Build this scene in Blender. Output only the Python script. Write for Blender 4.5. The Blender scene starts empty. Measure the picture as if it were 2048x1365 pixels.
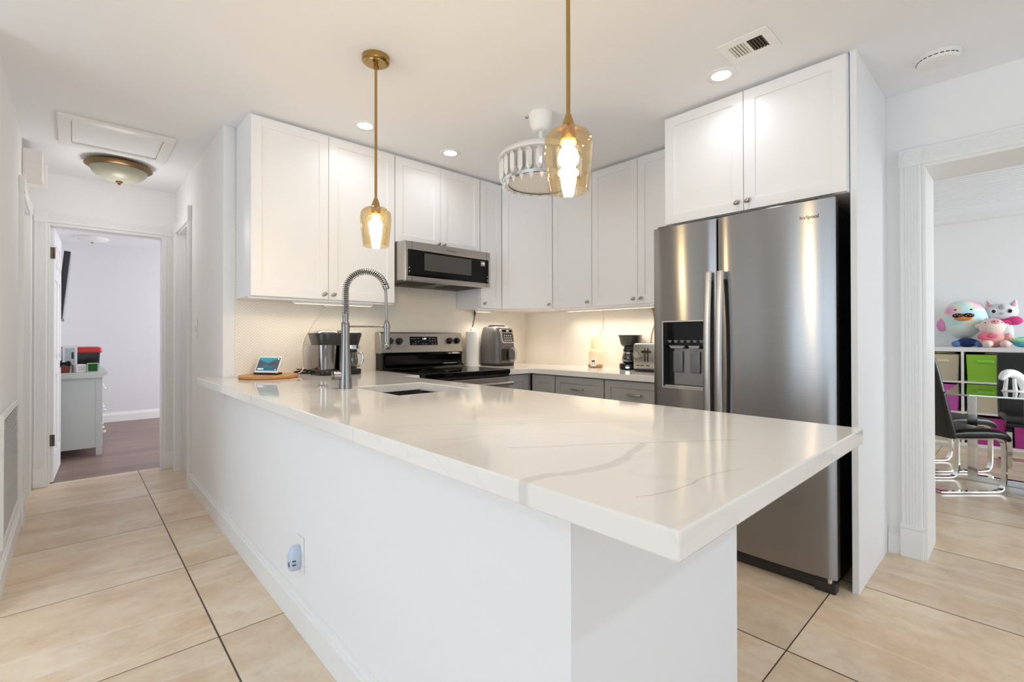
import bpy, bmesh, math, random
from mathutils import Vector, Matrix
random.seed(7)
S = bpy.context.scene
C = S.collection
PI = math.pi

# ------------------------------------------------------------------ camera, light, exposure
FOCAL_PX, YAW, PITCH, ROLL = 948.56, 0.7462, 0.0058, -0.0014
cam = bpy.data.objects.new('camera', bpy.data.cameras.new('camera'))
C.objects.link(cam)
cam.data.sensor_fit = 'HORIZONTAL'
cam.data.sensor_width = 36.0
cam.data.lens = FOCAL_PX / 2048 * 36.0
cam.data.shift_y = -11.9 / 2048
cam.data.clip_start = 0.02
fwd = Vector((math.sin(YAW) * math.cos(PITCH), math.cos(YAW) * math.cos(PITCH), math.sin(PITCH)))
rgt = Vector((math.cos(YAW), -math.sin(YAW), 0))
up = rgt.cross(fwd)
r2 = rgt * math.cos(ROLL) + up * math.sin(ROLL)
u2 = -rgt * math.sin(ROLL) + up * math.cos(ROLL)
cam.matrix_world = Matrix(((r2.x, u2.x, -fwd.x, 0), (r2.y, u2.y, -fwd.y, 0), (r2.z, u2.z, -fwd.z, 1.15), (0, 0, 0, 1)))
S.camera = cam

S.view_settings.view_transform = 'Standard'
S.view_settings.look = 'None'
S.view_settings.exposure = 1.33
S.view_settings.gamma = 1.0
S.view_settings.use_curve_mapping = False
S.cycles.use_denoising = True
S.cycles.max_bounces = 14
S.cycles.diffuse_bounces = 8
S.cycles.glossy_bounces = 5
S.cycles.transparent_max_bounces = 16
S.cycles.sample_clamp_indirect = 5.0

W = bpy.data.worlds.new('daylight'); S.world = W
W.use_nodes = True
W.node_tree.nodes['Background'].inputs['Color'].default_value = (0.70, 0.85, 1.0, 1)
W.node_tree.nodes['Background'].inputs['Strength'].default_value = 1.08


def area(name, loc, rot, sx, sy, power, color, spread=PI):
    d = bpy.data.lights.new(name, 'AREA'); d.shape = 'RECTANGLE'; d.size = sx; d.size_y = sy
    d.energy = power; d.color = color; d.spread = spread
    o = bpy.data.objects.new(name, d); o.location = loc; o.rotation_euler = rot; C.objects.link(o)
    return o


def disc(name, loc, size, power, color, spread=PI):
    d = bpy.data.lights.new(name, 'AREA'); d.shape = 'DISK'; d.size = size
    d.energy = power; d.color = color; d.spread = spread
    o = bpy.data.objects.new(name, d); o.location = loc; C.objects.link(o)
    return o


COOL = (0.70, 0.85, 1.0); WARM = (1.0, 0.89, 0.76); CAN = (0.87, 0.935, 1.0)
# daylight through the living room's west window, the dining room and the bedroom window, plus an added rear fill
area('window_light_living', (-3.10, 0.95, 1.25), (0, -PI / 2, 0), 2.1, 2.3, 7.0, COOL)
area('window_light_rear', (0.9, -3.40, 1.35), (PI / 2, 0, 0), 3.2, 1.9, 1.3, (0.80, 0.91, 1.0))  # unseen window, added to light the end face of the peninsula
area('window_light_dining', (5.75, -2.90, 1.5), (PI / 2, 0, 0), 3.0, 1.9, 22, (0.88, 0.95, 1.0), 1.6)
area('window_light_bedroom', (3.40, 7.0, 1.5), (0, PI / 2, 0), 1.6, 1.8, 28, (0.95, 0.965, 1.0))
# recessed downlights: the three in view plus unseen ones added in the living room for general light
CANS = [(1.30, 2.72), (1.93, 2.72), (2.34, 1.01)]
for i, (x, y) in enumerate(CANS):
    disc('downlight_lamp', (x, y, 2.424), 0.09, 0.30, CAN, 2.7)
for x, y in ((0.0, -1.2), (1.9, -1.2), (-1.7, -1.2), (-1.7, 1.2)):
    disc('downlight_lamp', (x, y, 2.42), 0.10, 1.9, CAN, 2.8)
# LED strips under the wall cabinets
area('cabinet_strip_lamp', (1.22, 3.14, 1.362), (0, 0, 0), 0.80, 0.12, 0.34, WARM, 2.3)
area('cabinet_strip_lamp', (2.72, 3.12, 1.362), (0, 0, 0), 0.45, 0.14, 0.7, WARM, 2.3)
area('cabinet_strip_lamp', (3.08, 2.10, 1.362), (0, 0, 0), 0.12, 1.15, 1.35, WARM, 2.3)

# ------------------------------------------------------------------ materials
MATS = {}


def lin(h):
    h = h.lstrip('#'); v = [int(h[i:i + 2], 16) / 255 for i in (0, 2, 4)]
    return tuple(c / 12.92 if c <= 0.04045 else ((c + 0.055) / 1.055) ** 2.4 for c in v) + (1,)


class NT:
    """short hand for node graphs"""
    def __init__(s, name):
        s.m = bpy.data.materials.new(name); s.m.use_nodes = True
        s.t = s.m.node_tree; s.b = s.t.nodes['Principled BSDF']; s.out = s.t.nodes['Material Output']

    def n(s, typ, **kw):
        nd = s.t.nodes.new(typ)
        for k, v in kw.items():
            if k.startswith('_'):
                nd.inputs[k[1:].replace('_', ' ')].default_value = v
            else:
                setattr(nd, k, v)
        return nd

    def l(s, a, b):
        s.t.links.new(a, b)

    def math(s, op, a, b=None, c=None, clamp=False):
        nd = s.t.nodes.new('ShaderNodeMath'); nd.operation = op; nd.use_clamp = clamp
        for i, v in enumerate((a, b, c)):
            if v is None: continue
            if isinstance(v, (int, float)): nd.inputs[i].default_value = v
            else: s.l(v, nd.inputs[i])
        return nd.outputs[0]

    def mix(s, f, a, b, typ='MIX'):
        nd = s.t.nodes.new('ShaderNodeMix'); nd.data_type = 'RGBA'; nd.blend_type = typ
        for k, v in ((0, f), (6, a), (7, b)):
            if isinstance(v, (int, float)): nd.inputs[k].default_value = v
            elif isinstance(v, tuple): nd.inputs[k].default_value = v
            else: s.l(v, nd.inputs[k])
        return nd.outputs[2]

    def xyz(s):
        tc = s.n('ShaderNodeTexCoord'); sp = s.n('ShaderNodeSeparateXYZ'); s.l(tc.outputs['Object'], sp.inputs[0])
        return tc.outputs['Object'], sp.outputs[0], sp.outputs[1], sp.outputs[2]

    def bump(s, h, strength, dist=0.002):
        b = s.n('ShaderNodeBump'); b.inputs['Strength'].default_value = strength; b.inputs['Distance'].default_value = dist
        s.l(h, b.inputs['Height']); s.l(b.outputs[0], s.b.inputs['Normal'])


def M(name, color='#ffffff', rough=0.5, metal=0.0, spec=0.5, noise=0.03, nscale=40, bump=0.0, coat=0.0, emit=None, estr=0.0, alpha=1.0):
    if name in MATS: return MATS[name]
    g = NT(name); b = g.b
    c = lin(color)
    co, *_ = g.xyz()
    nz = g.n('ShaderNodeTexNoise', _Scale=float(nscale), _Detail=3.0); g.l(co, nz.inputs['Vector'])
    col = g.mix(nz.outputs[0], tuple(x * (1 - noise) for x in c[:3]) + (1,), tuple(min(1, x * (1 + noise)) for x in c[:3]) + (1,))
    g.l(col, b.inputs['Base Color'])
    b.inputs['Roughness'].default_value = rough; b.inputs['Metallic'].default_value = metal
    b.inputs['Specular IOR Level'].default_value = spec
    b.inputs['Coat Weight'].default_value = coat; b.inputs['Coat Roughness'].default_value = 0.05
    b.inputs['Alpha'].default_value = alpha
    if emit:
        b.inputs['Emission Color'].default_value = lin(emit); b.inputs['Emission Strength'].default_value = estr
    if bump: g.bump(nz.outputs[0], bump)
    MATS[name] = g.m
    return g.m


def m_glass(name, tint, gloss=0.12, rough=0.02):
    """thin pane: tinted see-through plus a fresnel reflection"""
    g = NT(name); g.t.nodes.remove(g.b)
    tr = g.n('ShaderNodeBsdfTransparent'); tr.inputs[0].default_value = tint
    gl = g.n('ShaderNodeBsdfGlossy'); gl.inputs['Roughness'].default_value = rough
    fr = g.n('ShaderNodeLayerWeight'); fr.inputs['Blend'].default_value = 0.35
    f = g.math('MULTIPLY_ADD', fr.outputs['Facing'], 0.45, gloss)
    mx = g.n('ShaderNodeMixShader'); g.l(f, mx.inputs[0]); g.l(tr.outputs[0], mx.inputs[1]); g.l(gl.outputs[0], mx.inputs[2])
    g.l(mx.outputs[0], g.out.inputs[0])
    return g.m


def m_floor():
    g = NT('travertine_tile'); co, x, y, z = g.xyz(); T = 0.755
    def cell(c, off):
        q = g.math('DIVIDE', g.math('SUBTRACT', c, off), T)
        return g.math('FLOOR', q), g.math('FRACT', q)
    ix, fx = cell(x, 0.415); iy, fy = cell(y, 0.601)
    wn = g.n('ShaderNodeTexWhiteNoise', noise_dimensions='2D')
    cb = g.n('ShaderNodeCombineXYZ'); g.l(ix, cb.inputs[0]); g.l(iy, cb.inputs[1]); g.l(cb.outputs[0], wn.inputs['Vector'])
    # each tile shifts the stone figure
    sc = g.n('ShaderNodeVectorMath', operation='SCALE'); g.l(wn.outputs['Color'], sc.inputs[0]); sc.inputs['Scale'].default_value = 9.0
    ad = g.n('ShaderNodeVectorMath', operation='ADD'); g.l(co, ad.inputs[0]); g.l(sc.outputs[0], ad.inputs[1])
    mp = g.n('ShaderNodeMapping'); mp.inputs['Scale'].default_value = (1.0, 1.55, 1.0)
    # the stone grain runs across the hall on the left and along the kitchen wall on the right
    sw = g.n('ShaderNodeCombineXYZ'); sa = g.n('ShaderNodeSeparateXYZ'); g.l(ad.outputs[0], sa.inputs[0]); g.l(sa.outputs[1], sw.inputs[0]); g.l(sa.outputs[0], sw.inputs[1])
    mv = g.n('ShaderNodeMix', data_type='VECTOR'); g.l(g.math('GREATER_THAN', x, 1.17), mv.inputs[0]); g.l(ad.outputs[0], mv.inputs[4]); g.l(sw.outputs[0], mv.inputs[5])
    g.l(mv.outputs[1], mp.inputs[0])
    n1 = g.n('ShaderNodeTexNoise', _Scale=1.7, _Detail=10.0, _Roughness=0.66, _Distortion=0.25); g.l(mp.outputs[0], n1.inputs['Vector'])
    n2 = g.n('ShaderNodeTexNoise', _Scale=22.0, _Detail=5.0, _Roughness=0.7); g.l(ad.outputs[0], n2.inputs['Vector'])
    rp = g.n('ShaderNodeValToRGB'); e = rp.color_ramp.elements
    e[0].position = 0.30; e[0].color = lin('#d0b18f'); e[1].position = 0.72; e[1].color = lin('#efe2cf')
    k = rp.color_ramp.elements.new(0.52); k.color = lin('#e4cfb3'); g.l(n1.outputs[0], rp.inputs[0])
    nc = g.n('ShaderNodeTexNoise', _Scale=4.2, _Detail=9.0, _Roughness=0.72); g.l(ad.outputs[0], nc.inputs['Vector'])
    c = g.mix(g.math('MULTIPLY', g.math('SUBTRACT', nc.outputs[0], 0.46), 2.6, clamp=True), rp.outputs[0], lin('#cdb194'))
    c = g.mix(0.35, c, n2.outputs[0], 'SOFT_LIGHT')
    # fine pale veins
    mq = g.n('ShaderNodeMapping'); mq.inputs['Scale'].default_value = (0.45, 2.4, 1.0); g.l(mp.outputs[0], mq.inputs[0])
    wv = g.n('ShaderNodeTexNoise', _Scale=1.0, _Detail=6.0, _Roughness=0.4, _Distortion=0.3); g.l(mq.outputs[0], wv.inputs['Vector'])
    vn = g.math('SUBTRACT', 1.0, g.math('MULTIPLY', g.math('ABSOLUTE', g.math('SUBTRACT', wv.outputs[0], 0.5)), 38.0), clamp=True)
    c = g.mix(g.math('MULTIPLY', vn, 0.38), c, lin('#f1e9dc'))
    tone = g.math('MULTIPLY_ADD', wn.outputs['Value'], 0.14, 0.92)
    tn = g.n('ShaderNodeCombineXYZ')
    for i in range(3): g.l(tone, tn.inputs[i])
    c = g.mix(1.0, c, tn.outputs[0], 'MULTIPLY')
    def joint(f, w): return g.math('LESS_THAN', g.math('MINIMUM', f, g.math('SUBTRACT', 1.0, f)), w)
    jx = joint(fx, 0.0042); jy = joint(fy, 0.0030)
    j = g.math('MAXIMUM', jx, jy)
    c = g.mix(j, c, lin('#4a3c30'))
    g.l(c, g.b.inputs['Base Color']); g.b.inputs['Roughness'].default_value = 0.34
    rg = g.math('MULTIPLY_ADD', n2.outputs[0], 0.16, 0.26); g.l(rg, g.b.inputs['Roughness'])
    h = g.math('SUBTRACT', g.math('MULTIPLY', n2.outputs[0], 0.08), j); g.bump(h, 0.5, 0.002)
    return g.m


def m_wood_floor():
    g = NT('bedroom_laminate'); co, x, y, z = g.xyz()
    br = g.n('ShaderNodeTexBrick', offset=0.37); br.inputs['Scale'].default_value = 1.0
    br.inputs['Brick Width'].default_value = 1.2; br.inputs['Row Height'].default_value = 0.19; br.inputs['Mortar Size'].default_value = 0.0015
    br.inputs['Color1'].default_value = lin('#8a7068'); br.inputs['Color2'].default_value = lin('#9c837a'); br.inputs['Mortar'].default_value = lin('#5a4740')
    g.l(co, br.inputs['Vector'])
    mp = g.n('ShaderNodeMapping'); mp.inputs['Scale'].default_value = (1.0, 9.0, 1.0); g.l(co, mp.inputs[0])
    nz = g.n('ShaderNodeTexNoise', _Scale=2.4, _Detail=7.0, _Roughness=0.65, _Distortion=1.2); g.l(mp.outputs[0], nz.inputs['Vector'])
    rp = g.n('ShaderNodeValToRGB'); rp.color_ramp.elements[0].position = 0.3; rp.color_ramp.elements[0].color = (0.62, 0.6, 0.6, 1)
    rp.color_ramp.elements[1].position = 0.7; rp.color_ramp.elements[1].color = (1, 1, 1, 1); g.l(nz.outputs[0], rp.inputs[0])
    g.l(g.mix(1.0, br.outputs[0], rp.outputs[0], 'MULTIPLY'), g.b.inputs['Base Color'])
    g.b.inputs['Roughness'].default_value = 0.42
    return g.m


def m_quartz():
    g = NT('veined_quartz'); ge = g.n('ShaderNodeNewGeometry'); co = ge.outputs['Position']; sp = g.n('ShaderNodeSeparateXYZ'); g.l(co, sp.inputs[0]); x, y, z = sp.outputs[0], sp.outputs[1], sp.outputs[2]
    n0 = g.n('ShaderNodeTexNoise', _Scale=3.0, _Detail=4.0); g.l(co, n0.inputs['Vector'])
    wob = g.math('MULTIPLY', g.math('SUBTRACT', n0.outputs[0], 0.5), 0.05)
    n3 = g.n('ShaderNodeTexNoise', _Scale=45.0, _Detail=3.0); g.l(co, n3.inputs['Vector'])
    wob2 = g.math('MULTIPLY_ADD', g.math('SUBTRACT', n3.outputs[0], 0.5), 0.012, wob)
    base = lin('#e9e5df'); c = None
    nb = g.n('ShaderNodeTexNoise', _Scale=1.3, _Detail=2.0); g.l(co, nb.inputs['Vector'])
    c = g.mix(nb.outputs[0], lin('#e6e2dc'), lin('#efece8'))

    def vein(c, pts, width, strength, x0, x1):
        cv = g.n('ShaderNodeFloatCurve'); cu = cv.mapping.curves[0]
        f = g.math('DIVIDE', g.math('SUBTRACT', x, x0), x1 - x0, clamp=True)
        pts = sorted(pts)
        ys = [p[1] for p in pts]; lo, hi = min(ys) - 0.02, max(ys) + 0.02
        norm = [((px - x0) / (x1 - x0), (py - lo) / (hi - lo)) for px, py in pts]
        cu.points[0].location = norm[0]; cu.points[1].location = norm[-1]
        for p in norm[1:-1]: cu.points.new(*p)
        cv.mapping.update()
        g.l(f, cv.inputs['Value'])
        yc = g.math('MULTIPLY_ADD', cv.outputs[0], hi - lo, lo)
        d = g.math('ABSOLUTE', g.math('ADD', g.math('SUBTRACT', y, yc), wob2))
        wd = g.math('MULTIPLY_ADD', n0.outputs[0], width * 1.0, width * 0.35)
        m = g.math('SMOOTH_MIN', 1.0, g.math('DIVIDE', g.math('SUBTRACT', wd, d), width * 0.35), 0.1)
        m = g.math('MAXIMUM', m, 0.0)
        inside = g.math('MULTIPLY', g.math('GREATER_THAN', x, pts[0][0]), g.math('LESS_THAN', x, pts[-1][0]))
        return g.mix(g.math('MULTIPLY', g.math('MULTIPLY', m, inside), strength, clamp=True), c, lin('#a9a49d'))
    c = vein(c, [(0.50, .565), (.59, .568), (.646, .548), (.757, .531), (.864, .556), (.95, .585)], 0.018, 0.30, .5, .95)
    c = vein(c, [(.70, .765), (.791, .699), (.946, .595), (1.065, .512), (1.15, .455)], 0.009, 0.30, .7, 1.15)
    c = vein(c, [(.56, 1.70), (.631, 1.581), (.765, 1.08), (.994, .917), (1.304, .626), (1.447, .324)], 0.008, 0.22, .56, 1.447)
    c = vein(c, [(.50, 2.24), (.655, 2.183), (.95, 2.10)], 0.009, 0.28, .5, .95)
    c = vein(c, [(.50, 1.245), (.652, 1.155), (.835, 1.035), (1.1, .93)], 0.006, 0.2, .5, 1.1)
    c = vein(c, [(.62, .40), (.699, .381), (.785, .378), (.9, .35)], 0.003, 0.36, .62, .9)
    mp = g.n('ShaderNodeMapping'); mp.inputs['Rotation'].default_value = (0.3, 0.2, 0.6); g.l(co, mp.inputs[0])
    n4 = g.n('ShaderNodeTexNoise', _Scale=1.6, _Detail=6.0, _Distortion=0.9); g.l(mp.outputs[0], n4.inputs['Vector'])
    v4 = g.math('SUBTRACT', 1.0, g.math('MULTIPLY', g.math('ABSOLUTE', g.math('SUBTRACT', n4.outputs[0], 0.5)), 90.0), clamp=True)
    c = g.mix(g.math('MULTIPLY', v4, 0.10), c, lin('#b4b2ae'))
    g.l(c, g.b.inputs['Base Color']); g.b.inputs['Roughness'].default_value = 0.07
    g.b.inputs['Specular IOR Level'].default_value = 0.5
    return g.m


def m_chevron(name, axis):
    """cream herringbone wall tile; axis 0 runs along x, 1 along y"""
    g = NT(name); co, x, y, z = g.xyz(); u = (x, y)[axis]
    P, D = 0.100, 0.0185
    fu = g.math('FRACT', g.math('DIVIDE', u, P)); tri = g.math('ABSOLUTE', g.math('SUBTRACT', fu, 0.5))
    v = g.math('MULTIPLY_ADD', tri, P * 0.95, z)
    fv = g.math('FRACT', g.math('DIVIDE', v, D))
    line = g.math('LESS_THAN', g.math('MINIMUM', fv, g.math('SUBTRACT', 1.0, fv)), 0.13)
    f2 = g.math('FRACT', g.math('DIVIDE', u, P / 2))
    seam = g.math('LESS_THAN', g.math('MINIMUM', f2, g.math('SUBTRACT', 1.0, f2)), 0.025)
    j = line
    wn = g.n('ShaderNodeTexNoise', _Scale=14.0, _Detail=1.0); g.l(co, wn.inputs['Vector'])
    c = g.mix(wn.outputs[0], lin('#efe7da'), lin('#f5efe5'))
    c = g.mix(g.math('MULTIPLY', j, 0.5), c, lin('#c9bdab'))
    g.l(c, g.b.inputs['Base Color']); g.b.inputs['Roughness'].default_value = 0.3
    g.bump(g.math('SUBTRACT', 1.0, j), 0.35, 0.0015)
    return g.m


def m_steel(name, color, rough, along=2, aniso=0.85, rot=0.0):
    """brushed stainless: fine streaks along one axis and a stretched highlight"""
    g = NT(name); co, *_ = g.xyz()
    mp = g.n('ShaderNodeMapping'); s = [420.0, 420.0, 420.0]; s[along] = 2.0; mp.inputs['Scale'].default_value = s; g.l(co, mp.inputs[0])
    nz = g.n('ShaderNodeTexNoise', _Scale=1.0, _Detail=2.0); g.l(mp.outputs[0], nz.inputs['Vector'])
    c = lin(color)
    g.l(g.mix(nz.outputs[0], tuple(v * 0.93 for v in c[:3]) + (1,), tuple(min(1, v * 1.07) for v in c[:3]) + (1,)), g.b.inputs['Base Color'])
    g.b.inputs['Metallic'].default_value = 1.0
    g.l(g.math('MULTIPLY_ADD', nz.outputs[0], 0.0 if aniso else 0.10, rough - (0 if aniso else 0.05)), g.b.inputs['Roughness'])
    if aniso:
        tg = g.n('ShaderNodeTangent', direction_type='RADIAL', axis='Z'); g.l(tg.outputs[0], g.b.inputs['Tangent'])
        g.b.inputs['Anisotropic'].default_value = aniso; g.b.inputs['Anisotropic Rotation'].default_value = rot
    return g.m


WALL = M('wall_paint', '#eeeeee', 0.85, noise=0.012, nscale=60, bump=0.05)
CEIL = M('ceiling_paint', '#eeeff2', 0.9, noise=0.012, nscale=50, bump=0.06)
TRIM = M('trim_paint', '#ebebea', 0.45, noise=0.01)
CAB = M('cabinet_paint', '#eeeef0', 0.42, noise=0.01)
GREY = M('grey_cabinet_paint', '#a5a4a4', 0.45, noise=0.015)
WHITE = M('white_plastic', '#eeeeec', 0.4, noise=0.01)
BLACK = M('black_plastic', '#141414', 0.35, noise=0.05)
GLOSSBLACK = M('black_glass', '#050505', 0.06, noise=0.02, spec=0.28)
DARK = M('dark_void', '#0b0a0a', 0.8)
CHROME = M('chrome', '#d6d6d6', 0.06, 1.0, noise=0.02)
NICKEL = M('brushed_nickel', '#b4aca2', 0.28, 1.0, noise=0.05, nscale=120)
FAUCET = m_steel('faucet_steel', '#8c8a86', 0.28, 2, 0.0)
STEEL = m_steel('fridge_steel', '#9a9897', 0.24, 1, 0.95, 0.25)
STEEL2 = m_steel('appliance_steel', '#b8b4af', 0.30, 0, 0.0)
DSTEEL = M('dark_steel', '#3a3938', 0.35, 0.9)
BRASS = M('brushed_brass', '#b2925c', 0.24, 1.0, noise=0.06, nscale=90)
FLOOR = m_floor(); WOODF = m_wood_floor(); QUARTZ = m_quartz()
CHEVX = m_chevron('herringbone_tile', 0); CHEVY = m_chevron('herringbone_tile_side', 1)
AMBER = m_glass('amber_glass', (1.0, 0.918, 0.74, 1), 0.05)
CLEAR = m_glass('clear_glass', (0.93, 0.95, 0.95, 1), 0.10)
SMOKE = m_glass('smoked_glass', (0.30, 0.29, 0.28, 1), 0.12)
TABLEGLASS = m_glass('table_glass', (0.12, 0.17, 0.18, 1), 0.5)
CRYSTAL = M('crystal', '#e3e6ea', 0.06, 0.35, noise=0.1, nscale=30)
LED = M('led_diffuser', '#ffffff', 0.5, emit='#fff6e8', estr=5.0)
BULB = M('bulb_glow', '#fff2d8', 0.5, emit='#fff0dc', estr=94.0)


# ------------------------------------------------------------------ mesh helpers
def BM(): return bmesh.new()


def box(bm, x0, x1, y0, y1, z0, z1, bev=0.0, seg=2, mtx=None):
    t = bmesh.new() if bev else bm
    x0, x1 = sorted((x0, x1)); y0, y1 = sorted((y0, y1)); z0, z1 = sorted((z0, z1))
    vs = [t.verts.new((x, y, z)) for z in (z0, z1) for y in (y0, y1) for x in (x0, x1)]
    fs = [t.faces.new([vs[i] for i in q]) for q in ((0, 2, 3, 1), (4, 5, 7, 6), (0, 1, 5, 4), (2, 6, 7, 3), (0, 4, 6, 2), (1, 3, 7, 5))]
    if bev:
        bev = min(bev, 0.49 * min(x1 - x0, y1 - y0, z1 - z0))
        bmesh.ops.bevel(t, geom=t.edges[:], offset=bev, segments=seg, affect='EDGES', profile=0.5)
        merge(bm, t, mtx)
        return
    if mtx: bmesh.ops.transform(bm, matrix=mtx, verts=vs)


def merge(bm, t, mtx=None):
    if mtx: bmesh.ops.transform(t, matrix=mtx, verts=t.verts[:])
    vm = {v: bm.verts.new(v.co) for v in t.verts}
    for f in t.faces:
        try: bm.faces.new([vm[v] for v in f.verts])
        except ValueError: pass
    t.free()


def ring_loft(bm, rings, cap0=True, cap1=True, closed=True):
    vr = [[bm.verts.new(p) for p in r] for r in rings]
    n = len(vr[0])
    for a, b in zip(vr, vr[1:]):
        for i in range(n if closed else n - 1):
            bm.faces.new((a[i], a[(i + 1) % n], b[(i + 1) % n], b[i]))
    if cap0: bm.faces.new(vr[0][::-1])
    if cap1: bm.faces.new(vr[-1])
    return vr


def frame_of(d):
    d = d.normalized(); a = Vector((0, 0, 1)) if abs(d.z) < 0.9 else Vector((1, 0, 0))
    x = a.cross(d).normalized(); return x, d.cross(x)


def cyl(bm, p0, p1, r0, r1=None, seg=20, cap=True):
    p0, p1 = Vector(p0), Vector(p1); r1 = r0 if r1 is None else r1
    x, y = frame_of(p1 - p0)
    ring_loft(bm, [[p + (x * math.cos(a) + y * math.sin(a)) * r for a in [2 * PI * i / seg for i in range(seg)]] for p, r in ((p0, r0), (p1, r1))], cap, cap)


def lathe(bm, prof, cx=0, cy=0, seg=40, caps=True, sx=1.0, sy=1.0):
    rings = [[Vector((cx + sx * max(r, 1e-4) * math.cos(2 * PI * i / seg), cy + sy * max(r, 1e-4) * math.sin(2 * PI * i / seg), z)) for i in range(seg)] for r, z in prof]
    ring_loft(bm, rings, caps, caps)


def tube(bm, pts, r, seg=10, cap=True, closed=False):
    pts = [Vector(p) for p in pts]; n = len(pts)
    rr = r if isinstance(r, (list, tuple)) else [r] * n
    tang = [(pts[min(i + 1, n - 1)] - pts[max(i - 1, 0)]).normalized() for i in range(n)]
    x, y = frame_of(tang[0]); rings = []
    for i in range(n):
        x = (x - tang[i] * x.dot(tang[i])).normalized(); y = tang[i].cross(x)
        rings.append([pts[i] + (x * math.cos(2 * PI * k / seg) + y * math.sin(2 * PI * k / seg)) * rr[i] for k in range(seg)])
    ring_loft(bm, rings, cap, cap)


def smooth_path(pts, n=8):
    """Catmull-Rom through the points"""
    P = [Vector(p) for p in pts]; P = [P[0] * 2 - P[1]] + P + [P[-1] * 2 - P[-2]]; out = []
    for i in range(1, len(P) - 2):
        a, b, c, d = P[i - 1:i + 3]
        for k in range(n):
            t = k / n
            out.append(0.5 * ((2 * b) + (c - a) * t + (2 * a - 5 * b + 4 * c - d) * t * t + (3 * b - a - 3 * c + d) * t ** 3))
    out.append(P[-2]); return out


def ball(bm, c, r, mtx=None, u=20, v=12):
    r = (r, r, r) if isinstance(r, (int, float)) else r
    t = bmesh.new(); bmesh.ops.create_uvsphere(t, u_segments=u, v_segments=v, radius=1.0)
    m = Matrix.Translation(c) @ (mtx.to_4x4() if mtx else Matrix.Identity(4)) @ Matrix.Diagonal((*r, 1))
    merge(bm, t, m)


def prism(bm, poly, axis, a0, a1):
    """extrude a 2-D outline along an axis (0: points are y,z; 1: x,z; 2: x,y)"""
    def P(p, a): return ((a, p[0], p[1]), (p[0], a, p[1]), (p[0], p[1], a))[axis]
    ring_loft(bm, [[P(p, a0) for p in poly], [P(p, a1) for p in poly]])


def cells(bm, xs, ys, keep, z0, z1, mtx=None, flat=True, warp=None):
    """slab made of grid cells; keep(i, j) says which cells are solid"""
    t = bmesh.new(); nx, ny = len(xs) - 1, len(ys) - 1
    K = {(i, j) for i in range(nx) for j in range(ny) if keep(i, j)}
    vc = {}
    def v(i, j, z):
        k = (i, j, z)
        if k not in vc: vc[k] = t.verts.new((xs[i], ys[j], z))
        return vc[k]
    for i, j in K:
        t.faces.new([v(i, j, z1), v(i + 1, j, z1), v(i + 1, j + 1, z1), v(i, j + 1, z1)])
        t.faces.new([v(i, j, z0), v(i, j + 1, z0), v(i + 1, j + 1, z0), v(i + 1, j, z0)])
        for (a, b, di, dj) in (((i, j), (i + 1, j), 0, -1), ((i + 1, j), (i + 1, j + 1), 1, 0), ((i + 1, j + 1), (i, j + 1), 0, 1), ((i, j + 1), (i, j), -1, 0)):
            if (i + di, j + dj) not in K:
                t.faces.new([v(*a, z0), v(*b, z0), v(*b, z1), v(*a, z1)])
    if flat: bmesh.ops.dissolve_limit(t, angle_limit=0.01, verts=t.verts[:], edges=t.edges[:])
    if warp:
        for q in t.verts: q.co = Vector(warp(q.co))
    merge(bm, t, mtx)


def rrect(w, h, r, n=6, cx=0, cy=0):
    out = []
    for (sx, sy, a0) in ((1, 1, 0), (-1, 1, PI / 2), (-1, -1, PI), (1, -1, 1.5 * PI)):
        for k in range(n + 1):
            a = a0 + PI / 2 * k / n
            out.append((cx + sx * (w / 2 - r) + r * math.cos(a), cy + sy * (h / 2 - r) + r * math.sin(a)))
    return out


ORG = {}


def tag(o, label=None, cat=None, group=None, kind=None):
    if label: o['label'] = label
    if cat: o['category'] = cat
    if group: o['group'] = group
    if kind: o['kind'] = kind
    return o


def obj(name, bm, mat, parent=None, smooth=35, bevel=0.0, org=None):
    """link a bmesh as one object; coordinates are the world's unless the thing was started with local=True"""
    bmesh.ops.recalc_face_normals(bm, faces=bm.faces[:])
    o0 = ORG.get(parent.name, Vector()) if parent else (Vector(org) if org else Vector())
    if o0.length: bmesh.ops.translate(bm, vec=-o0, verts=bm.verts[:])
    me = bpy.data.meshes.new(name); bm.to_mesh(me); bm.free()
    if smooth:
        me.polygons.foreach_set('use_smooth', [True] * len(me.polygons))
        me.set_sharp_from_angle(angle=math.radians(smooth))
    me.materials.append(mat)
    o = bpy.data.objects.new(name, me); C.objects.link(o)
    if parent: o.parent = parent; ORG[o.name] = o0
    elif org: o.location = org; ORG[o.name] = Vector(org)
    if bevel:
        b = o.modifiers.new('soft_edges', 'BEVEL'); b.width = bevel; b.segments = 2; b.limit_method = 'ANGLE'; b.angle_limit = math.radians(40)
    if smooth and smooth <= 35:
        w = o.modifiers.new('flat_faces', 'WEIGHTED_NORMAL'); w.keep_sharp = True; w.weight = 100
    return o


def thing(name, label, cat, loc, rotz=0.0, group=None, local=False):
    o = bpy.data.objects.new(name, None); C.objects.link(o); o.empty_display_size = 0.1
    o.location = loc; o.rotation_euler = (0, 0, rotz); tag(o, label, cat, group)
    ORG[o.name] = Vector() if local else Vector(loc)
    return o


def struct(name, bm, mat, bevel=0.0, smooth=35, parent=None):
    o = obj(name, bm, mat, parent, smooth, bevel)
    if parent is None: o['kind'] = 'structure'
    return o


def dup(root, loc, rotz=None, label=None, group=None):
    r = root.copy(); C.objects.link(r); r.location = loc
    if rotz is not None: r.rotation_euler = (0, 0, rotz)
    if label: r['label'] = label
    if group: r['group'] = group
    def kids(a, b):
        for ch in [o for o in C.objects if o.parent == a]:
            c = ch.copy(); C.objects.link(c); c.parent = b; kids(ch, c)
    kids(root, r)
    return r


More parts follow.
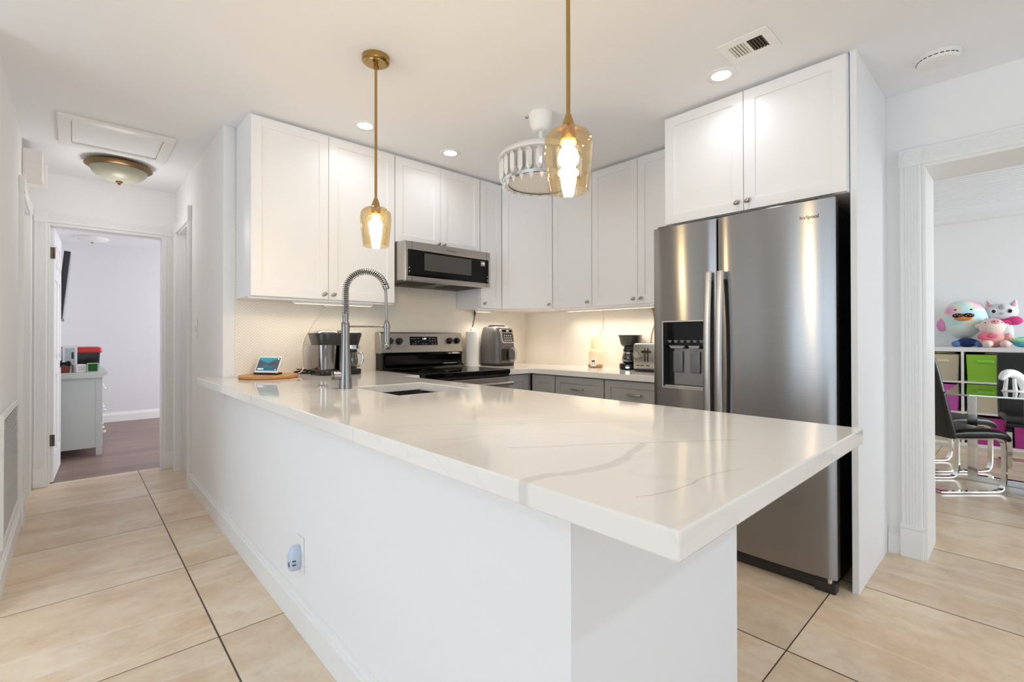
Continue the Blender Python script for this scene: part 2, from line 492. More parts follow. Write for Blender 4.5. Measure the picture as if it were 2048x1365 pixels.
def text_bm(body, size, mtx, extrude=0.0006, align='CENTER'):
    cu = bpy.data.curves.new('lettering', 'FONT'); cu.body = body; cu.size = size; cu.extrude = extrude; cu.align_x = align; cu.align_y = 'CENTER'
    o = bpy.data.objects.new('lettering', cu); C.objects.link(o)
    bpy.context.view_layer.update()
    me = bpy.data.meshes.new_from_object(o)
    bm = bmesh.new(); bm.from_mesh(me); bmesh.ops.transform(bm, matrix=mtx, verts=bm.verts[:])
    bpy.data.objects.remove(o); bpy.data.curves.remove(cu); bpy.data.meshes.remove(me)
    return bm


def face_mtx(u, out, origin):
    """local x runs along u, local y up, local z out of the face"""
    u = Vector(u); out = Vector(out); z = Vector((0, 0, 1))
    return Matrix(((u.x, z.x, out.x, origin[0]), (u.y, z.y, out.y, origin[1]), (u.z, z.z, out.z, origin[2]), (0, 0, 0, 1)))

# ------------------------------------------------------------------ the setting
H = 2.445
bm = BM(); box(bm, -3.3, 7.3, -3.6, 5.24, -0.05, 0.0); struct('floor', bm, FLOOR)
bm = BM(); box(bm, -0.42, 3.6, 5.24, 8.7, -0.05, 0.0); struct('floor_bedroom', bm, WOODF)
bm = BM(); box(bm, -3.3, 3.54, -3.6, 5.29, H, H + 0.1); struct('ceiling', bm, CEIL)
bm = BM(); box(bm, -0.42, 3.6, 5.29, 8.7, 2.43, 2.53); struct('ceiling_bedroom', bm, CEIL)
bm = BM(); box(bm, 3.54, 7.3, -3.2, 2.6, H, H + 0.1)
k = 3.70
while k < 6.5:                                                     # ribs shaped in to imitate stripes of light on the dining ceiling
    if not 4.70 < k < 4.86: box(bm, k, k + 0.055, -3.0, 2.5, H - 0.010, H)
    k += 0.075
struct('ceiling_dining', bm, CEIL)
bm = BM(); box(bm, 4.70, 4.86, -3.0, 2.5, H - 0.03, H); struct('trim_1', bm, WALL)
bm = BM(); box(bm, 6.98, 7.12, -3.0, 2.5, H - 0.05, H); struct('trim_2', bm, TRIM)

bm = BM(); box(bm, 0.665, 3.23, 3.30, 3.42, 0, H); struct('wall_back', bm, WALL)
bm = BM()
box(bm, 3.23, 3.54, 0.36, 3.42, 0, H); box(bm, 3.23, 3.54, -1.6, 0.36, 2.045, H); box(bm, 3.23, 3.54, -3.6, -1.6, 0, H)
struct('wall_right', bm, WALL)
bm = BM()
box(bm, 0.665, 0.785, 3.42, 4.41, 0, H); box(bm, 0.665, 0.785, 4.41, 5.0, 2.06, H); box(bm, 0.665, 0.785, 5.0, 5.17, 0, H)
struct('wall_hall_right', bm, WALL)
bm = BM()
box(bm, -0.37, -0.25, 2.9, 4.27, 0, H); box(bm, -0.37, -0.25, 4.27, 4.93, 2.06, H); box(bm, -0.37, -0.25, 4.93, 5.17, 0, H)
struct('wall_left', bm, WALL)
bm = BM()
box(bm, -0.37, -0.15, 5.17, 5.29, 0, H); box(bm, 0.585, 3.6, 5.17, 5.29, 0, H); box(bm, -0.15, 0.585, 5.17, 5.29, 2.05, H)
struct('wall_hall_end', bm, WALL)
bm = BM(); box(bm, -3.3, -0.37, 2.9, 3.02, 0, H); struct('wall_living', bm, WALL)
bm = BM()
box(bm, -3.3, -3.2, -3.6, -0.3, 0, H); box(bm, -3.3, -3.2, 2.2, 3.02, 0, H); box(bm, -3.3, -3.2, -0.3, 2.2, 2.32, H); box(bm, -3.3, -3.2, -0.3, 2.2, 0, 0.15)
struct('wall_west', bm, WALL)
bm = BM()
box(bm, -3.3, -0.8, -3.6, -3.5, 0, H); box(bm, 2.6, 3.54, -3.6, -3.5, 0, H); box(bm, -0.8, 2.6, -3.6, -3.5, 2.35, H); box(bm, -0.8, 2.6, -3.6, -3.5, 0, 0.35)
struct('wall_rear', bm, M('taupe_paint', '#b3a89f', 0.85, noise=0.012))  # taupe made up for this unseen wall to cut bounced light
bm = BM(); box(bm, -0.42, -0.30, 5.29, 8.7, 0, 2.43); struct('wall_bedroom_left', bm, WALL)
bm = BM(); box(bm, -0.30, 3.6, 8.54, 8.66, 0, 2.43); struct('wall_bedroom_far', bm, M('bedroom_paint', '#dcdce0', 0.85, noise=0.01))
bm = BM(); box(bm, 3.5, 3.6, 5.29, 8.54, 0, 2.43); struct('wall_bedroom_right', bm, WALL)
bm = BM(); box(bm, 7.12, 7.24, -3.2, 2.6, 0, H); struct('wall_dining_far', bm, WALL)
bm = BM(); box(bm, 3.54, 7.12, 2.5, 2.6, 0, H); struct('wall_dining_left', bm, WALL)
bm = BM(); box(bm, 3.54, 7.12, -3.2, -3.1, 0, H); struct('wall_dining_right', bm, WALL)
# half wall that carries the peninsula counter
bm = BM(); box(bm, 0.788, 1.40, 0.565, 0.685, 0, 0.869); struct('wall_peninsula_end', bm, M('peninsula_paint', '#ececee', 0.7, noise=0.012, bump=0.04))
bm = BM(); box(bm, 1.38, 1.40, 0.685, 3.299, 0, 0.869); struct('wall_peninsula_inner', bm, CAB)
bm = BM(); box(bm, 0.668, 0.788, 0.565, 3.299, 0, 0.869)
struct('wall_peninsula', bm, M('peninsula_paint', '#ececee', 0.7, noise=0.012, bump=0.04))
# tiled splash on the back and right kitchen walls
bm = BM(); box(bm, 0.728, 3.222, 3.292, 3.30, 0.86, 1.86); struct('wall_tile_back', bm, CHEVX)
bm = BM(); box(bm, 3.222, 3.23, 1.46, 3.292, 0.86, 1.42); struct('wall_tile_right', bm, CHEVY)


def board(bm, pts, prof, out):
    """sweep a moulding profile (offset across, height off the wall) along a straight run; out = wall normal"""
    a, b = Vector(pts[0]), Vector(pts[1]); d = (b - a).normalized(); out = Vector(out); c = out.cross(d)
    ring_loft(bm, [[p + c * q[0] + out * q[1] for q in prof] for p in (a, b)])


def fluted(w, t=0.022, n=5):
    p = [(-w / 2, 0), (-w / 2, t * 0.8), (-w / 2 + 0.004, t)]
    g = (w - 0.024) / n
    for i in range(n):
        x = -w / 2 + 0.012 + i * g
        p += [(x + g * 0.12, t), (x + g * 0.3, t - 0.003), (x + g * 0.7, t - 0.003), (x + g * 0.88, t)]
    return p + [(w / 2 - 0.004, t), (w / 2, t * 0.8), (w / 2, 0)]


def rosette(bm, c, out, s, t=0.027):
    out = Vector(out); c = Vector(c); u = Vector((0, 0, 1)).cross(out)
    m = Matrix(((u.x, 0, out.x, c.x), (u.y, 0, out.y, c.y), (u.z, 1, out.z, c.z), (0, 0, 0, 1)))
    box(bm, -s / 2, s / 2, -s / 2, s / 2, 0, t, 0.003, 1, m)
    for r, h in ((s * 0.40, t + 0.004), (s * 0.22, t + 0.008)):
        cyl(bm, c + out * (t - 0.002), c + out * h, r, r * 0.86, 28)


BASEPROF = [(0, 0), (0, 0.018), (0.096, 0.018), (0.099, 0.011), (0.111, 0.011), (0.114, 0.006), (0.132, 0.004), (0.132, 0)]


def baseboard(name, a, b, out):
    bm = BM(); a, b, out = Vector(a), Vector(b), Vector(out)
    ring_loft(bm, [[p + Vector((0, 0, q[0])) + out * q[1] for q in BASEPROF] for p in (a, b)])
    return struct(name, bm, TRIM)


baseboard('baseboard_peninsula', (0.668, 0.549, 0), (0.668, 4.34, 0), (-1, 0, 0))
baseboard('baseboard_peninsula_end', (0.652, 0.565, 0), (1.40, 0.565, 0), (0, -1, 0))
baseboard('baseboard_left', (-0.25, 2.9, 0), (-0.25, 4.14, 0), (1, 0, 0))
baseboard('baseboard_right', (3.23, 0.505, 0), (3.23, 0.445, 0), (-1, 0, 0))
baseboard('baseboard_bedroom', (-0.30, 8.54, 0), (3.5, 8.54, 0), (0, -1, 0))
baseboard('baseboard_dining', (7.12, -3.1, 0), (7.12, 2.5, 0), (-1, 0, 0))

# dining opening: fluted casing with a rosette block, plinth and the lining of the thick wall
bm = BM()
board(bm, ((3.23, 0.4045, 0.17), (3.23, 0.4045, 2.045)), fluted(0.088), (-1, 0, 0))
board(bm, ((3.23, 0.36, 2.089), (3.23, -1.6, 2.089)), fluted(0.088, n=6), (-1, 0, 0))
rosette(bm, (3.23, 0.4045, 2.089), (-1, 0, 0), 0.094)
box(bm, 3.200, 3.23, 0.358, 0.452, 0, 0.15, 0.003); box(bm, 3.196, 3.23, 0.356, 0.454, 0.15, 0.172, 0.004)
box(bm, 3.222, 3.545, 0.345, 0.36, 0, 2.045); box(bm, 3.222, 3.545, -1.6, 0.345, 2.03, 2.045)
board(bm, ((3.54, 0.40, 0), (3.54, 0.40, 2.045)), fluted(0.088), (1, 0, 0))
struct('trim_3', bm, TRIM)
# bedroom door casing at the end of the hall
bm = BM()
board(bm, ((-0.1875, 5.17, 0.15), (-0.1875, 5.17, 2.05)), fluted(0.074), (0, -1, 0))
board(bm, ((0.6225, 5.17, 0.15), (0.6225, 5.17, 2.05)), fluted(0.074), (0, -1, 0))
board(bm, ((-0.15, 5.17, 2.095), (0.585, 5.17, 2.095)), fluted(0.074, 0.016, 3), (0, -1, 0))
box(bm, -0.226, -0.148, 5.142, 5.17, 2.05, 2.145, 0.003); box(bm, 0.583, 0.662, 5.142, 5.17, 2.05, 2.145, 0.003)
box(bm, -0.226, -0.148, 5.142, 5.17, 0, 0.15, 0.003); box(bm, 0.583, 0.662, 5.142, 5.17, 0, 0.15, 0.003)
box(bm, -0.15, -0.137, 5.165, 5.295, 0, 2.05); box(bm, 0.572, 0.585, 5.165, 5.295, 0, 2.05); box(bm, -0.137, 0.572, 5.165, 5.295, 2.037, 2.05)
struct('trim_4', bm, TRIM)
# side doorways of the hall
bm = BM()
board(bm, ((-0.25, 4.225, 0.14), (-0.25, 4.225, 2.06)), fluted(0.074), (1, 0, 0))
board(bm, ((-0.25, 4.965, 0), (-0.25, 4.965, 2.06)), fluted(0.074), (1, 0, 0))
board(bm, ((-0.25, 4.19, 2.097), (-0.25, 5.0, 2.097)), fluted(0.074, n=3), (1, 0, 0))
box(bm, -0.25, -0.222, 4.185, 4.268, 2.06, 2.155, 0.003); box(bm, -0.25, -0.222, 4.925, 5.005, 2.06, 2.155, 0.003)
box(bm, -0.25, -0.220, 4.14, 4.268, 0, 0.16, 0.003)
box(bm, -0.37, -0.245, 4.915, 4.93, 0, 2.06); box(bm, -0.37, -0.245, 4.27, 4.283, 0, 2.06); box(bm, -0.37, -0.245, 4.27, 4.93, 2.047, 2.06)
struct('trim_5', bm, TRIM)
bm = BM()
board(bm, ((0.665, 4.375, 0.0), (0.665, 4.375, 2.06)), fluted(0.074), (-1, 0, 0))
board(bm, ((0.665, 5.035, 0), (0.665, 5.035, 2.06)), fluted(0.074), (-1, 0, 0))
board(bm, ((0.665, 4.34, 2.097), (0.665, 5.07, 2.097)), fluted(0.074, n=3), (-1, 0, 0))
box(bm, 0.637, 0.665, 4.335, 4.415, 2.06, 2.17, 0.003); box(bm, 0.637, 0.665, 4.995, 5.075, 2.06, 2.155, 0.003)
box(bm, 0.66, 0.785, 4.985, 5.0, 0, 2.06); box(bm, 0.66, 0.785, 4.41, 4.423, 0, 2.06); box(bm, 0.66, 0.785, 4.41, 5.0, 2.047, 2.06)
box(bm, 0.70, 0.72, 4.962, 4.985, 0, 2.05)
struct('trim_6', bm, TRIM)
# window frames behind the camera; the rear one is made up for its light
for i, (x0, x1, y0, y1, z0, z1, ax) in enumerate(((-3.29, -3.22, -0.3, 2.2, 0.15, 2.32, 1), (-0.8, 2.6, -3.59, -3.52, 0.35, 2.35, 0))):
    bm = BM(); f = 0.05
    if ax:
        for yy in (y0, (y0 + y1) / 2 - f / 2, y1 - f): box(bm, x0, x1, yy, yy + f, z0, z1)
        for zz in (z0, z1 - f): box(bm, x0, x1, y0, y1, zz, zz + f)
    else:
        for xx in (x0, (x0 + x1) / 2 - f / 2, x1 - f): box(bm, xx, xx + f, y0, y1, z0, z1)
        for zz in (z0, z1 - f): box(bm, x0, x1, y0, y1, zz, zz + f)
    struct('window_%d' % (i + 1), bm, TRIM)

# doors
DOOR = M('door_paint', '#eaeaec', 0.4, noise=0.01)


def panel_door(bm, m, w, h, t=0.035):
    """six-panel leaf: local x along the width, y up, z through the leaf"""
    xs = [0, 0.11, w / 2 - 0.05, w / 2 + 0.05, w - 0.11, w]; ys = [0, 0.22, 0.85, 0.97, 1.62, 1.72, h - 0.12, h]
    solid = lambda i, j: i in (0, 2, 4) or j in (0, 2, 4, 6)
    cells(bm, xs, ys, solid, 0, t, m)
    for i in (1, 3):
        for j in (1, 3, 5):
            box(bm, xs[i] - 0.002, xs[i + 1] + 0.002, ys[j] - 0.002, ys[j + 1] + 0.002, 0.007, t - 0.007, 0, 2, m)
            box(bm, xs[i] + 0.03, xs[i + 1] - 0.03, ys[j] + 0.03, ys[j + 1] - 0.03, 0.002, t - 0.002, 0.006, 1, m)


ang = math.radians(87.5)
ux = Vector((math.cos(ang), math.sin(ang), 0)); nx = Vector((math.sin(ang), -math.cos(ang), 0))
mt = Matrix(((ux.x, 0, nx.x, -0.150), (ux.y, 0, nx.y, 5.245), (0, 1, 0, 0.008), (0, 0, 0, 1)))
bm = BM(); panel_door(bm, mt, 0.72, 2.025); d1 = struct('door_1', bm, DOOR)
bm = BM()
p = Vector((-0.150, 5.245, 0.92)) + ux * 0.655 + nx * 0.035
cyl(bm, p, p + nx * 0.008, 0.032); cyl(bm, p + nx * 0.006, p + nx * 0.035, 0.012, 0.016); ball(bm, p + nx * 0.052, (0.024, 0.027, 0.027))
obj('door_knob', bm, M('black_metal', '#17171a', 0.3, 0.6), d1)['label'] = 'black round door knob'
for z in (1.83, 0.34):
    bm = BM(); box(bm, -0.149, -0.118, 5.236, 5.245, z - 0.045, z + 0.045, 0.002, 1); cyl(bm, (-0.113, 5.238, z - 0.045), (-0.113, 5.238, z + 0.045), 0.006)
    obj('hinge', bm, M('aged_brass', '#6a5f50', 0.45, 0.8), d1)
bm = BM(); mt = Matrix(((0, 0, -1, -0.335), (1, 0, 0, 4.285), (0, 1, 0, 0.008), (0, 0, 0, 1))); panel_door(bm, mt, 0.628, 2.03); struct('door_2', bm, DOOR)
bm = BM(); mt = Matrix(((0, 0, 1, 0.738), (1, 0, 0, 4.425), (0, 1, 0, 0.008), (0, 0, 0, 1))); panel_door(bm, mt, 0.535, 2.03); struct('door_3', bm, DOOR)

# ------------------------------------------------------------------ counters and cabinets
bm = BM()
xs = [0.55, 0.664, 1.0, 1.38, 1.53, 1.64]; ys = [0.291, 1.775, 2.225, 2.65, 3.29, 3.44]
def keep(i, j):
    if j == 4: return i == 0
    if i == 4: return j == 3
    return not (i == 2 and j == 1)
cells(bm, xs, ys, keep, 0.87, 0.91)
t = thing('peninsula_countertop', 'long white veined quartz peninsula countertop with the sink cut into it', 'countertop', (1.04, 1.8, 0.87))
obj('counter_slab', bm, QUARTZ, t, bevel=0.003)
bm = BM(); cells(bm, [2.40, 2.65, 3.221], [1.475, 2.65, 3.291], lambda i, j: i == 1 or j == 1, 0.87, 0.91)
t = thing('corner_countertop', 'white quartz corner countertop running from the range to the refrigerator', 'countertop', (2.95, 2.9, 0.87))
obj('counter_slab', bm, QUARTZ, t, bevel=0.003)


def shaker(bm, m, w, h, t=0.02, rail=0.057, rec=0.007, gap=0.0015):
    """shaker front: local x across, y up, z out"""
    cells(bm, [gap, rail, w - rail, w - gap], [gap, rail, h - rail, h - gap], lambda i, j: not (i == 1 and j == 1), 0, t, m)
    box(bm, rail - 0.004, w - rail + 0.004, rail - 0.004, h - rail + 0.004, 0.002, t - rec, 0, 2, m)


def knob(parent, m, x, y, t=0.02):
    bm = BM(); p = lambda a, b, c: m @ Vector((a, b, c))
    cyl(bm, p(x, y, t - 0.001), p(x, y, t + 0.014), 0.006, 0.0055, 14)
    q = BM(); ball(q, (0, 0, 0), (0.017, 0.011, 0.010)); bmesh.ops.rotate(q, verts=q.verts[:], matrix=Matrix.Rotation(0.5, 3, 'Z'))
    merge(bm, q, m @ Matrix.Translation((x, y, t + 0.019)))
    return obj('knob', bm, NICKEL, parent)


def pull(parent, m, x, y, w=0.10, t=0.02):
    bm = BM(); p = lambda a, b, c: m @ Vector((a, b, c))
    for s in (-1, 1): cyl(bm, p(x + s * w * 0.42, y, t - 0.001), p(x + s * w * 0.42, y, t + 0.024), 0.005, 0.005, 12)
    tube(bm, [p(x - w / 2, y, t + 0.021), p(x - w * 0.40, y, t + 0.026), p(x, y, t + 0.028), p(x + w * 0.40, y, t + 0.026), p(x + w / 2, y, t + 0.021)], 0.0055, 10)
    return obj('pull_handle', bm, NICKEL, parent)


def wall_cabinet(name, label, u, out, origin, w, z0, z1, depth, doors, group='white shaker wall cabinets', top=2.42, mat=CAB, light=0.012):
    """origin = lower corner of the carcass front (left end seen from the room); doors = [(x0, x1, knob x, knob y)]"""
    u, out = Vector(u), Vector(out); m = face_mtx(u, out, (origin[0], origin[1], z0))
    t = thing(name, label, 'cabinet', (origin[0] + u.x * w / 2, origin[1] + u.y * w / 2, z0), 0, group)
    bm = BM()
    box(bm, 0, w, 0, z1 - z0, -depth, -0.001, 0, 2, m)
    if light: box(bm, 0.0, w, -light, 0, -0.035, -0.015, 0, 2, m)
    obj('carcass', bm, mat, t, bevel=0.0012)
    if top:
        bm = BM(); box(bm, 0.002, w - 0.002, z1 - z0 - 0.02, H - z0, -depth, -0.022, 0, 2, m); obj('top_filler', bm, mat, t)
    for x0, x1, kx, ky in doors:
        bm = BM(); md = m @ Matrix.Translation((x0, 0, 0)); shaker(bm, md, x1 - x0, z1 - z0)
        d = obj('door', bm, mat, t, bevel=0.0015)
        if kx is not None: knob(d, m, kx, ky)
    return t


SX, OY = (1, 0, 0), (0, -1, 0)
Z0, Z1, YF = 1.392, 2.425, 2.99
wall_cabinet('wall_cabinet', 'tall white double door wall cabinet at the hall end, above the coffee maker', SX, OY, (0.733, YF), 0.907, Z0, Z1, 0.298,
             [(0, 0.4435, 0.415, 0.032), (0.4435, 0.905, 0.472, 0.032)])
wall_cabinet('wall_cabinet', 'short white double door wall cabinet above the microwave', SX, OY, (1.642, YF), 0.756, 1.822, Z1, 0.298,
             [(0, 0.377, 0.352, 0.028), (0.377, 0.754, 0.402, 0.028)], light=0)
wall_cabinet('wall_cabinet', 'narrow white single door wall cabinet between the microwave and the corner cabinet', SX, OY, (2.40, YF), 0.236, Z0, Z1, 0.298,
             [(0.004, 0.230, 0.035, 0.035)])
# diagonal corner unit
t = thing('corner_wall_cabinet', 'white diagonal corner wall cabinet hanging behind the crystal fan', 'cabinet', (3.0, 3.06, Z0), 0, 'white shaker wall cabinets')
poly = [(2.645, 3.015), (2.975, 2.685), (3.221, 2.685), (3.221, 3.291), (2.645, 3.291)]
bm = BM(); prism(bm, poly, 2, Z0, Z1); obj('carcass', bm, CAB, t)
bm = BM(); prism(bm, [(2.66, 3.01), (2.97, 2.70), (3.22, 2.70), (3.22, 3.29), (2.66, 3.29)], 2, Z1 - 0.02, H); obj('top_filler', bm, CAB, t)
s = math.sqrt(0.5); m = face_mtx((s, -s, 0), (-s, -s, 0), (2.638, 2.99, Z0)); w = 0.312 * math.sqrt(2)
bm = BM(); shaker(bm, m @ Matrix.Translation((0.009, 0, 0)), w - 0.018, Z1 - Z0, 0.02); box(bm, 0.03, w - 0.03, 0.01, Z1 - Z0 - 0.01, -0.02, 0.002, 0, 2, m); d = obj('door', bm, CAB, t, bevel=0.0015); knob(d, m, w - 0.042, 0.035)
UY, OX = (0, -1, 0), (-1, 0, 0)
XF = 2.95
wall_cabinet('wall_cabinet', 'white single door wall cabinet between the corner cabinet and the double door cabinet', UY, OX, (XF, 2.675), 0.412, Z0, Z1, 0.271,
             [(0.004, 0.410, 0.375, 0.035)])
wall_cabinet('wall_cabinet', 'white double door wall cabinet beside the refrigerator, above the toaster', UY, OX, (XF, 2.262), 0.806, Z0, Z1, 0.271,
             [(0, 0.403, 0.372, 0.035), (0.403, 0.804, 0.436, 0.035)])
wall_cabinet('over_refrigerator_cabinet', 'deep white double door cabinet above the refrigerator', UY, OX, (2.56, 1.428), 0.892, 1.806, 2.428, 0.66,
             [(0, 0.444, 0.416, 0.045), (0.444, 0.890, 0.470, 0.045)], light=0)
t = thing('refrigerator_side_panel', 'tall white panel closing the side of the refrigerator niche', 'panel', (2.9, 0.52, 0))
bm = BM(); box(bm, 2.575, 3.229, 0.507, 0.533, 0, H, 0.0015); obj('panel_board', bm, CAB, t)
t = thing('counter_end_panel', 'white panel between the refrigerator and the toaster counter', 'panel', (2.9, 1.44, 0))
bm = BM(); box(bm, 2.60, 3.221, 1.4605, 1.4745, 0, 1.39, 0.001); obj('panel_board', bm, CAB, t)


def base_cabinet(label, u, out, origin, w, depth, fronts, t0=0.105):
    u, out = Vector(u), Vector(out); m = face_mtx(u, out, (origin[0], origin[1], 0))
    t = thing('base_cabinet', label, 'cabinet', (origin[0] + u.x * w / 2, origin[1] + u.y * w / 2, 0), 0, 'grey base cabinets')
    bm = BM(); box(bm, 0, w, t0, 0.868, -depth, -0.001, 0, 2, m); box(bm, 0, w, 0, t0, -depth, -0.06, 0, 2, m); obj('carcass', bm, GREY, t)
    for kind, x0, x1, z0, z1, hx in fronts:
        bm = BM(); shaker(bm, m @ Matrix.Translation((x0, z0, 0)), x1 - x0, z1 - z0, 0.02, 0.048 if kind == 'drawer' else 0.057)
        d = obj(kind, bm, GREY, t, bevel=0.0012)
        if kind == 'drawer': pull(d, m, hx, (z0 + z1) / 2)
        elif hx is not None: knob(d, m, hx, z1 - 0.05)


base_cabinet('grey base cabinet with two drawers in a column, below the lamp', UY, OX, (2.70, 2.42), 0.452, 0.52,
             [('drawer', 0.003, 0.449, 0.69, 0.862, 0.226), ('drawer', 0.003, 0.449, 0.115, 0.685, 0.226)])
base_cabinet('grey base cabinet with a drawer, below the toaster and next to the refrigerator', UY, OX, (2.70, 1.966), 0.49, 0.52,
             [('drawer', 0.003, 0.487, 0.69, 0.862, 0.245), ('door', 0.003, 0.487, 0.115, 0.685, 0.05)])
base_cabinet('grey corner base cabinet front between the drawers and the range side', UY, OX, (2.70, 2.665), 0.243, 0.52,
             [('door', 0.0, 0.241, 0.115, 0.862, None)])
base_cabinet('narrow grey base cabinet beside the range', SX, OY, (2.405, 2.70), 0.293, 0.585,
             [('door', 0.003, 0.25, 0.115, 0.862, None)])

# sink under its cut-out
t = thing('kitchen_sink', 'black undermount kitchen sink set into the peninsula counter', 'sink', (1.19, 2.0, 0.66))
bm = BM()
rings = []
for gr, z in ((0.012, 0.868), (0.0, 0.868), (0.0, 0.862), (-0.004, 0.70), (-0.03, 0.672), (-0.15, 0.668)):
    rings.append([Vector((1.19 + px, 2.0 + py, z)) for px, py in rrect(0.38 + 2 * gr, 0.45 + 2 * gr, max(0.02, 0.045 + gr), 6)])
ring_loft(bm, rings, False, True)
sk = obj('basin', bm, M('black_composite', '#1d1b1a', 0.45, noise=0.25, nscale=300), t)
so = sk.modifiers.new('thickness', 'SOLIDIFY'); so.thickness = 0.004; so.offset = -1
bm = BM(); lathe(bm, [(0.045, 0.669), (0.045, 0.673), (0.034, 0.671), (0.0, 0.670)], 1.19, 2.0, 28); obj('drain', bm, CHROME, t)['label'] = 'steel drain ring'
# air-switch button on the counter
t = thing('counter_air_switch', 'small round steel button on the counter behind the faucet', 'switch', (0.905, 2.36, 0.91))
bm = BM(); lathe(bm, [(0.024, 0.9102), (0.024, 0.914), (0.021, 0.917), (0.0, 0.917)], 0.905, 2.36, 24); obj('button_ring', bm, NICKEL, t)

# spring faucet
fx, fy = 0.948, 2.19
dv = Vector((0.80, -0.60, 0)).normalized()
t = thing('spring_faucet', 'tall brushed steel faucet with an exposed spring and pull-down spray', 'faucet', (fx, fy, 0.91))
bm = BM(); lathe(bm, [(0.0305, 0.9102), (0.0305, 0.918), (0.029, 0.935), (0.0245, 1.00), (0.0195, 1.10), (0.0182, 1.15), (0.0192, 1.195), (0.0192, 1.222), (0.016, 1.226), (0.0, 1.226)], fx, fy, 40)
fb = obj('faucet_body', bm, FAUCET, t, 50)
bm = BM(); lathe(bm, [(0.0135, 1.222), (0.0135, 1.262), (0.0125, 1.264), (0.0, 1.264)], fx, fy, 28); obj('spring_collar', bm, FAUCET, t)
R = 0.095
cen = Vector((fx, fy, 1.372)) + dv * R
path = [Vector((fx, fy, 1.25 + 0.0122 * i)) for i in range(10)]
path += [cen + dv * (-R * math.cos(a)) + Vector((0, 0, R * math.sin(a))) for a in [PI * i / 40 for i in range(0, 37)]]
bm = BM(); tube(bm, path, 0.0075, 12); ho = obj('inner_hose', bm, BLACK, t)
L = [0]
for a, b in zip(path, path[1:]): L.append(L[-1] + (b - a).length)
turns = int(L[-1] / 0.0092); N = turns * 10; sp = []
nrm = dv.cross(Vector((0, 0, 1)))
j = 0
for i in range(N + 1):
    s = L[-1] * i / N
    while j < len(L) - 2 and L[j + 1] < s: j += 1
    f = (s - L[j]) / max(1e-9, L[j + 1] - L[j]); p = path[j].lerp(path[j + 1], f); d = (path[j + 1] - path[j]).normalized()
    e = nrm.cross(d).normalized(); a = 2 * PI * turns * i / N
    sp.append(p + (nrm * math.cos(a) + e * math.sin(a)) * 0.0142)
bm = BM(); tube(bm, sp, 0.0024, 6); obj('spring', bm, M('spring_steel', '#a6a4a0', 0.18, 1.0), t, 60)
end = path[-1]; hd = Vector((fx, fy, 0)) + dv * 0.192
bm = BM(); cyl(bm, end, end + (end - path[-2]).normalized() * 0.018, 0.0155, 0.0145, 20); obj('spring_end_cap', bm, FAUCET, t)
bm = BM(); tube(bm, smooth_path([end, end + Vector((0.002, -0.001, -0.05)), (hd.x, hd.y, 1.235), (hd.x, hd.y, 1.21)], 8), 0.0068, 12); obj('hose', bm, M('grey_hose', '#8e8c88', 0.35, 0.6), t)
bm = BM(); lathe(bm, [(0.007, 1.236), (0.0095, 1.230), (0.0125, 1.222), (0.0135, 1.20), (0.0135, 1.13), (0.0145, 1.122), (0.0195, 1.118), (0.0195, 1.098), (0.016, 1.095), (0.0, 1.095)], hd.x, hd.y, 28)
sh = obj('spray_head', bm, FAUCET, t, 50)
bm = BM(); cyl(bm, Vector((fx, fy, 1.205)) + dv * 0.017, Vector((hd.x, hd.y, 1.205)) - dv * 0.012, 0.0045, seg=14)
cyl(bm, (hd.x, hd.y, 1.195), (hd.x, hd.y, 1.217), 0.0158, seg=24); obj('support_arm', bm, FAUCET, t)
bm = BM(); p = Vector((fx, fy, 0.972)); q = Vector((-0.85, 0.25, 0)).normalized()
cyl(bm, p + q * 0.018, p + q * 0.052, 0.0205, 0.0215, 24); cyl(bm, p + q * 0.052, p + q * 0.062, 0.0165, 0.0215, 24); obj('side_knob', bm, FAUCET, t)

# ------------------------------------------------------------------ range
t = thing('range', 'stainless electric range with a black glass cooktop', 'oven', (2.02, 2.95, 0))
bm = BM(); box(bm, 1.648, 2.392, 2.645, 3.27, 0.02, 0.885); box(bm, 1.68, 2.36, 2.70, 3.2, 0, 0.02); obj('body', bm, DSTEEL, t)
bm = BM(); box(bm, 1.646, 2.394, 2.605, 3.20, 0.885, 0.918, 0.006); ct = obj('cooktop', bm, GLOSSBLACK, t)
for cx, cy, r in ((1.83, 2.78, 0.10), (2.20, 2.78, 0.085), (1.83, 3.04, 0.075), (2.20, 3.04, 0.10)):
    bm = BM()
    for q in range(48):
        a0, a1 = 2 * PI * q / 48, 2 * PI * (q + 1) / 48
        vs = [bm.verts.new((cx + rr * math.cos(a), cy + rr * math.sin(a), 0.9184)) for rr, a in ((r, a0), (r + 0.0025, a0), (r + 0.0025, a1), (r, a1))]
        bm.faces.new(vs)
    obj('burner_ring', bm, M('burner_mark', '#5a5a5a', 0.3), ct)
bm = BM(); box(bm, 1.652, 2.388, 2.615, 2.645, 0.24, 0.862, 0.006); od = obj('oven_door', bm, STEEL2, t)
bm = BM(); box(bm, 1.74, 2.30, 2.611, 2.617, 0.34, 0.74, 0.003); obj('oven_window', bm, GLOSSBLACK, od)
bm = BM(); box(bm, 1.652, 2.388, 2.612, 2.645, 0.865, 0.884, 0.003); obj('vent_strip', bm, BLACK, t)
bm = BM()
for x in (1.70, 2.34): box(bm, x - 0.012, x + 0.012, 2.565, 2.616, 0.806, 0.83, 0.004)
cyl(bm, (1.66, 2.568, 0.818), (2.38, 2.568, 0.818), 0.014, seg=20); obj('handle', bm, STEEL2, od)
bm = BM(); box(bm, 1.652, 2.388, 2.62, 2.645, 0.05, 0.235, 0.006); obj('storage_drawer', bm, STEEL2, t)
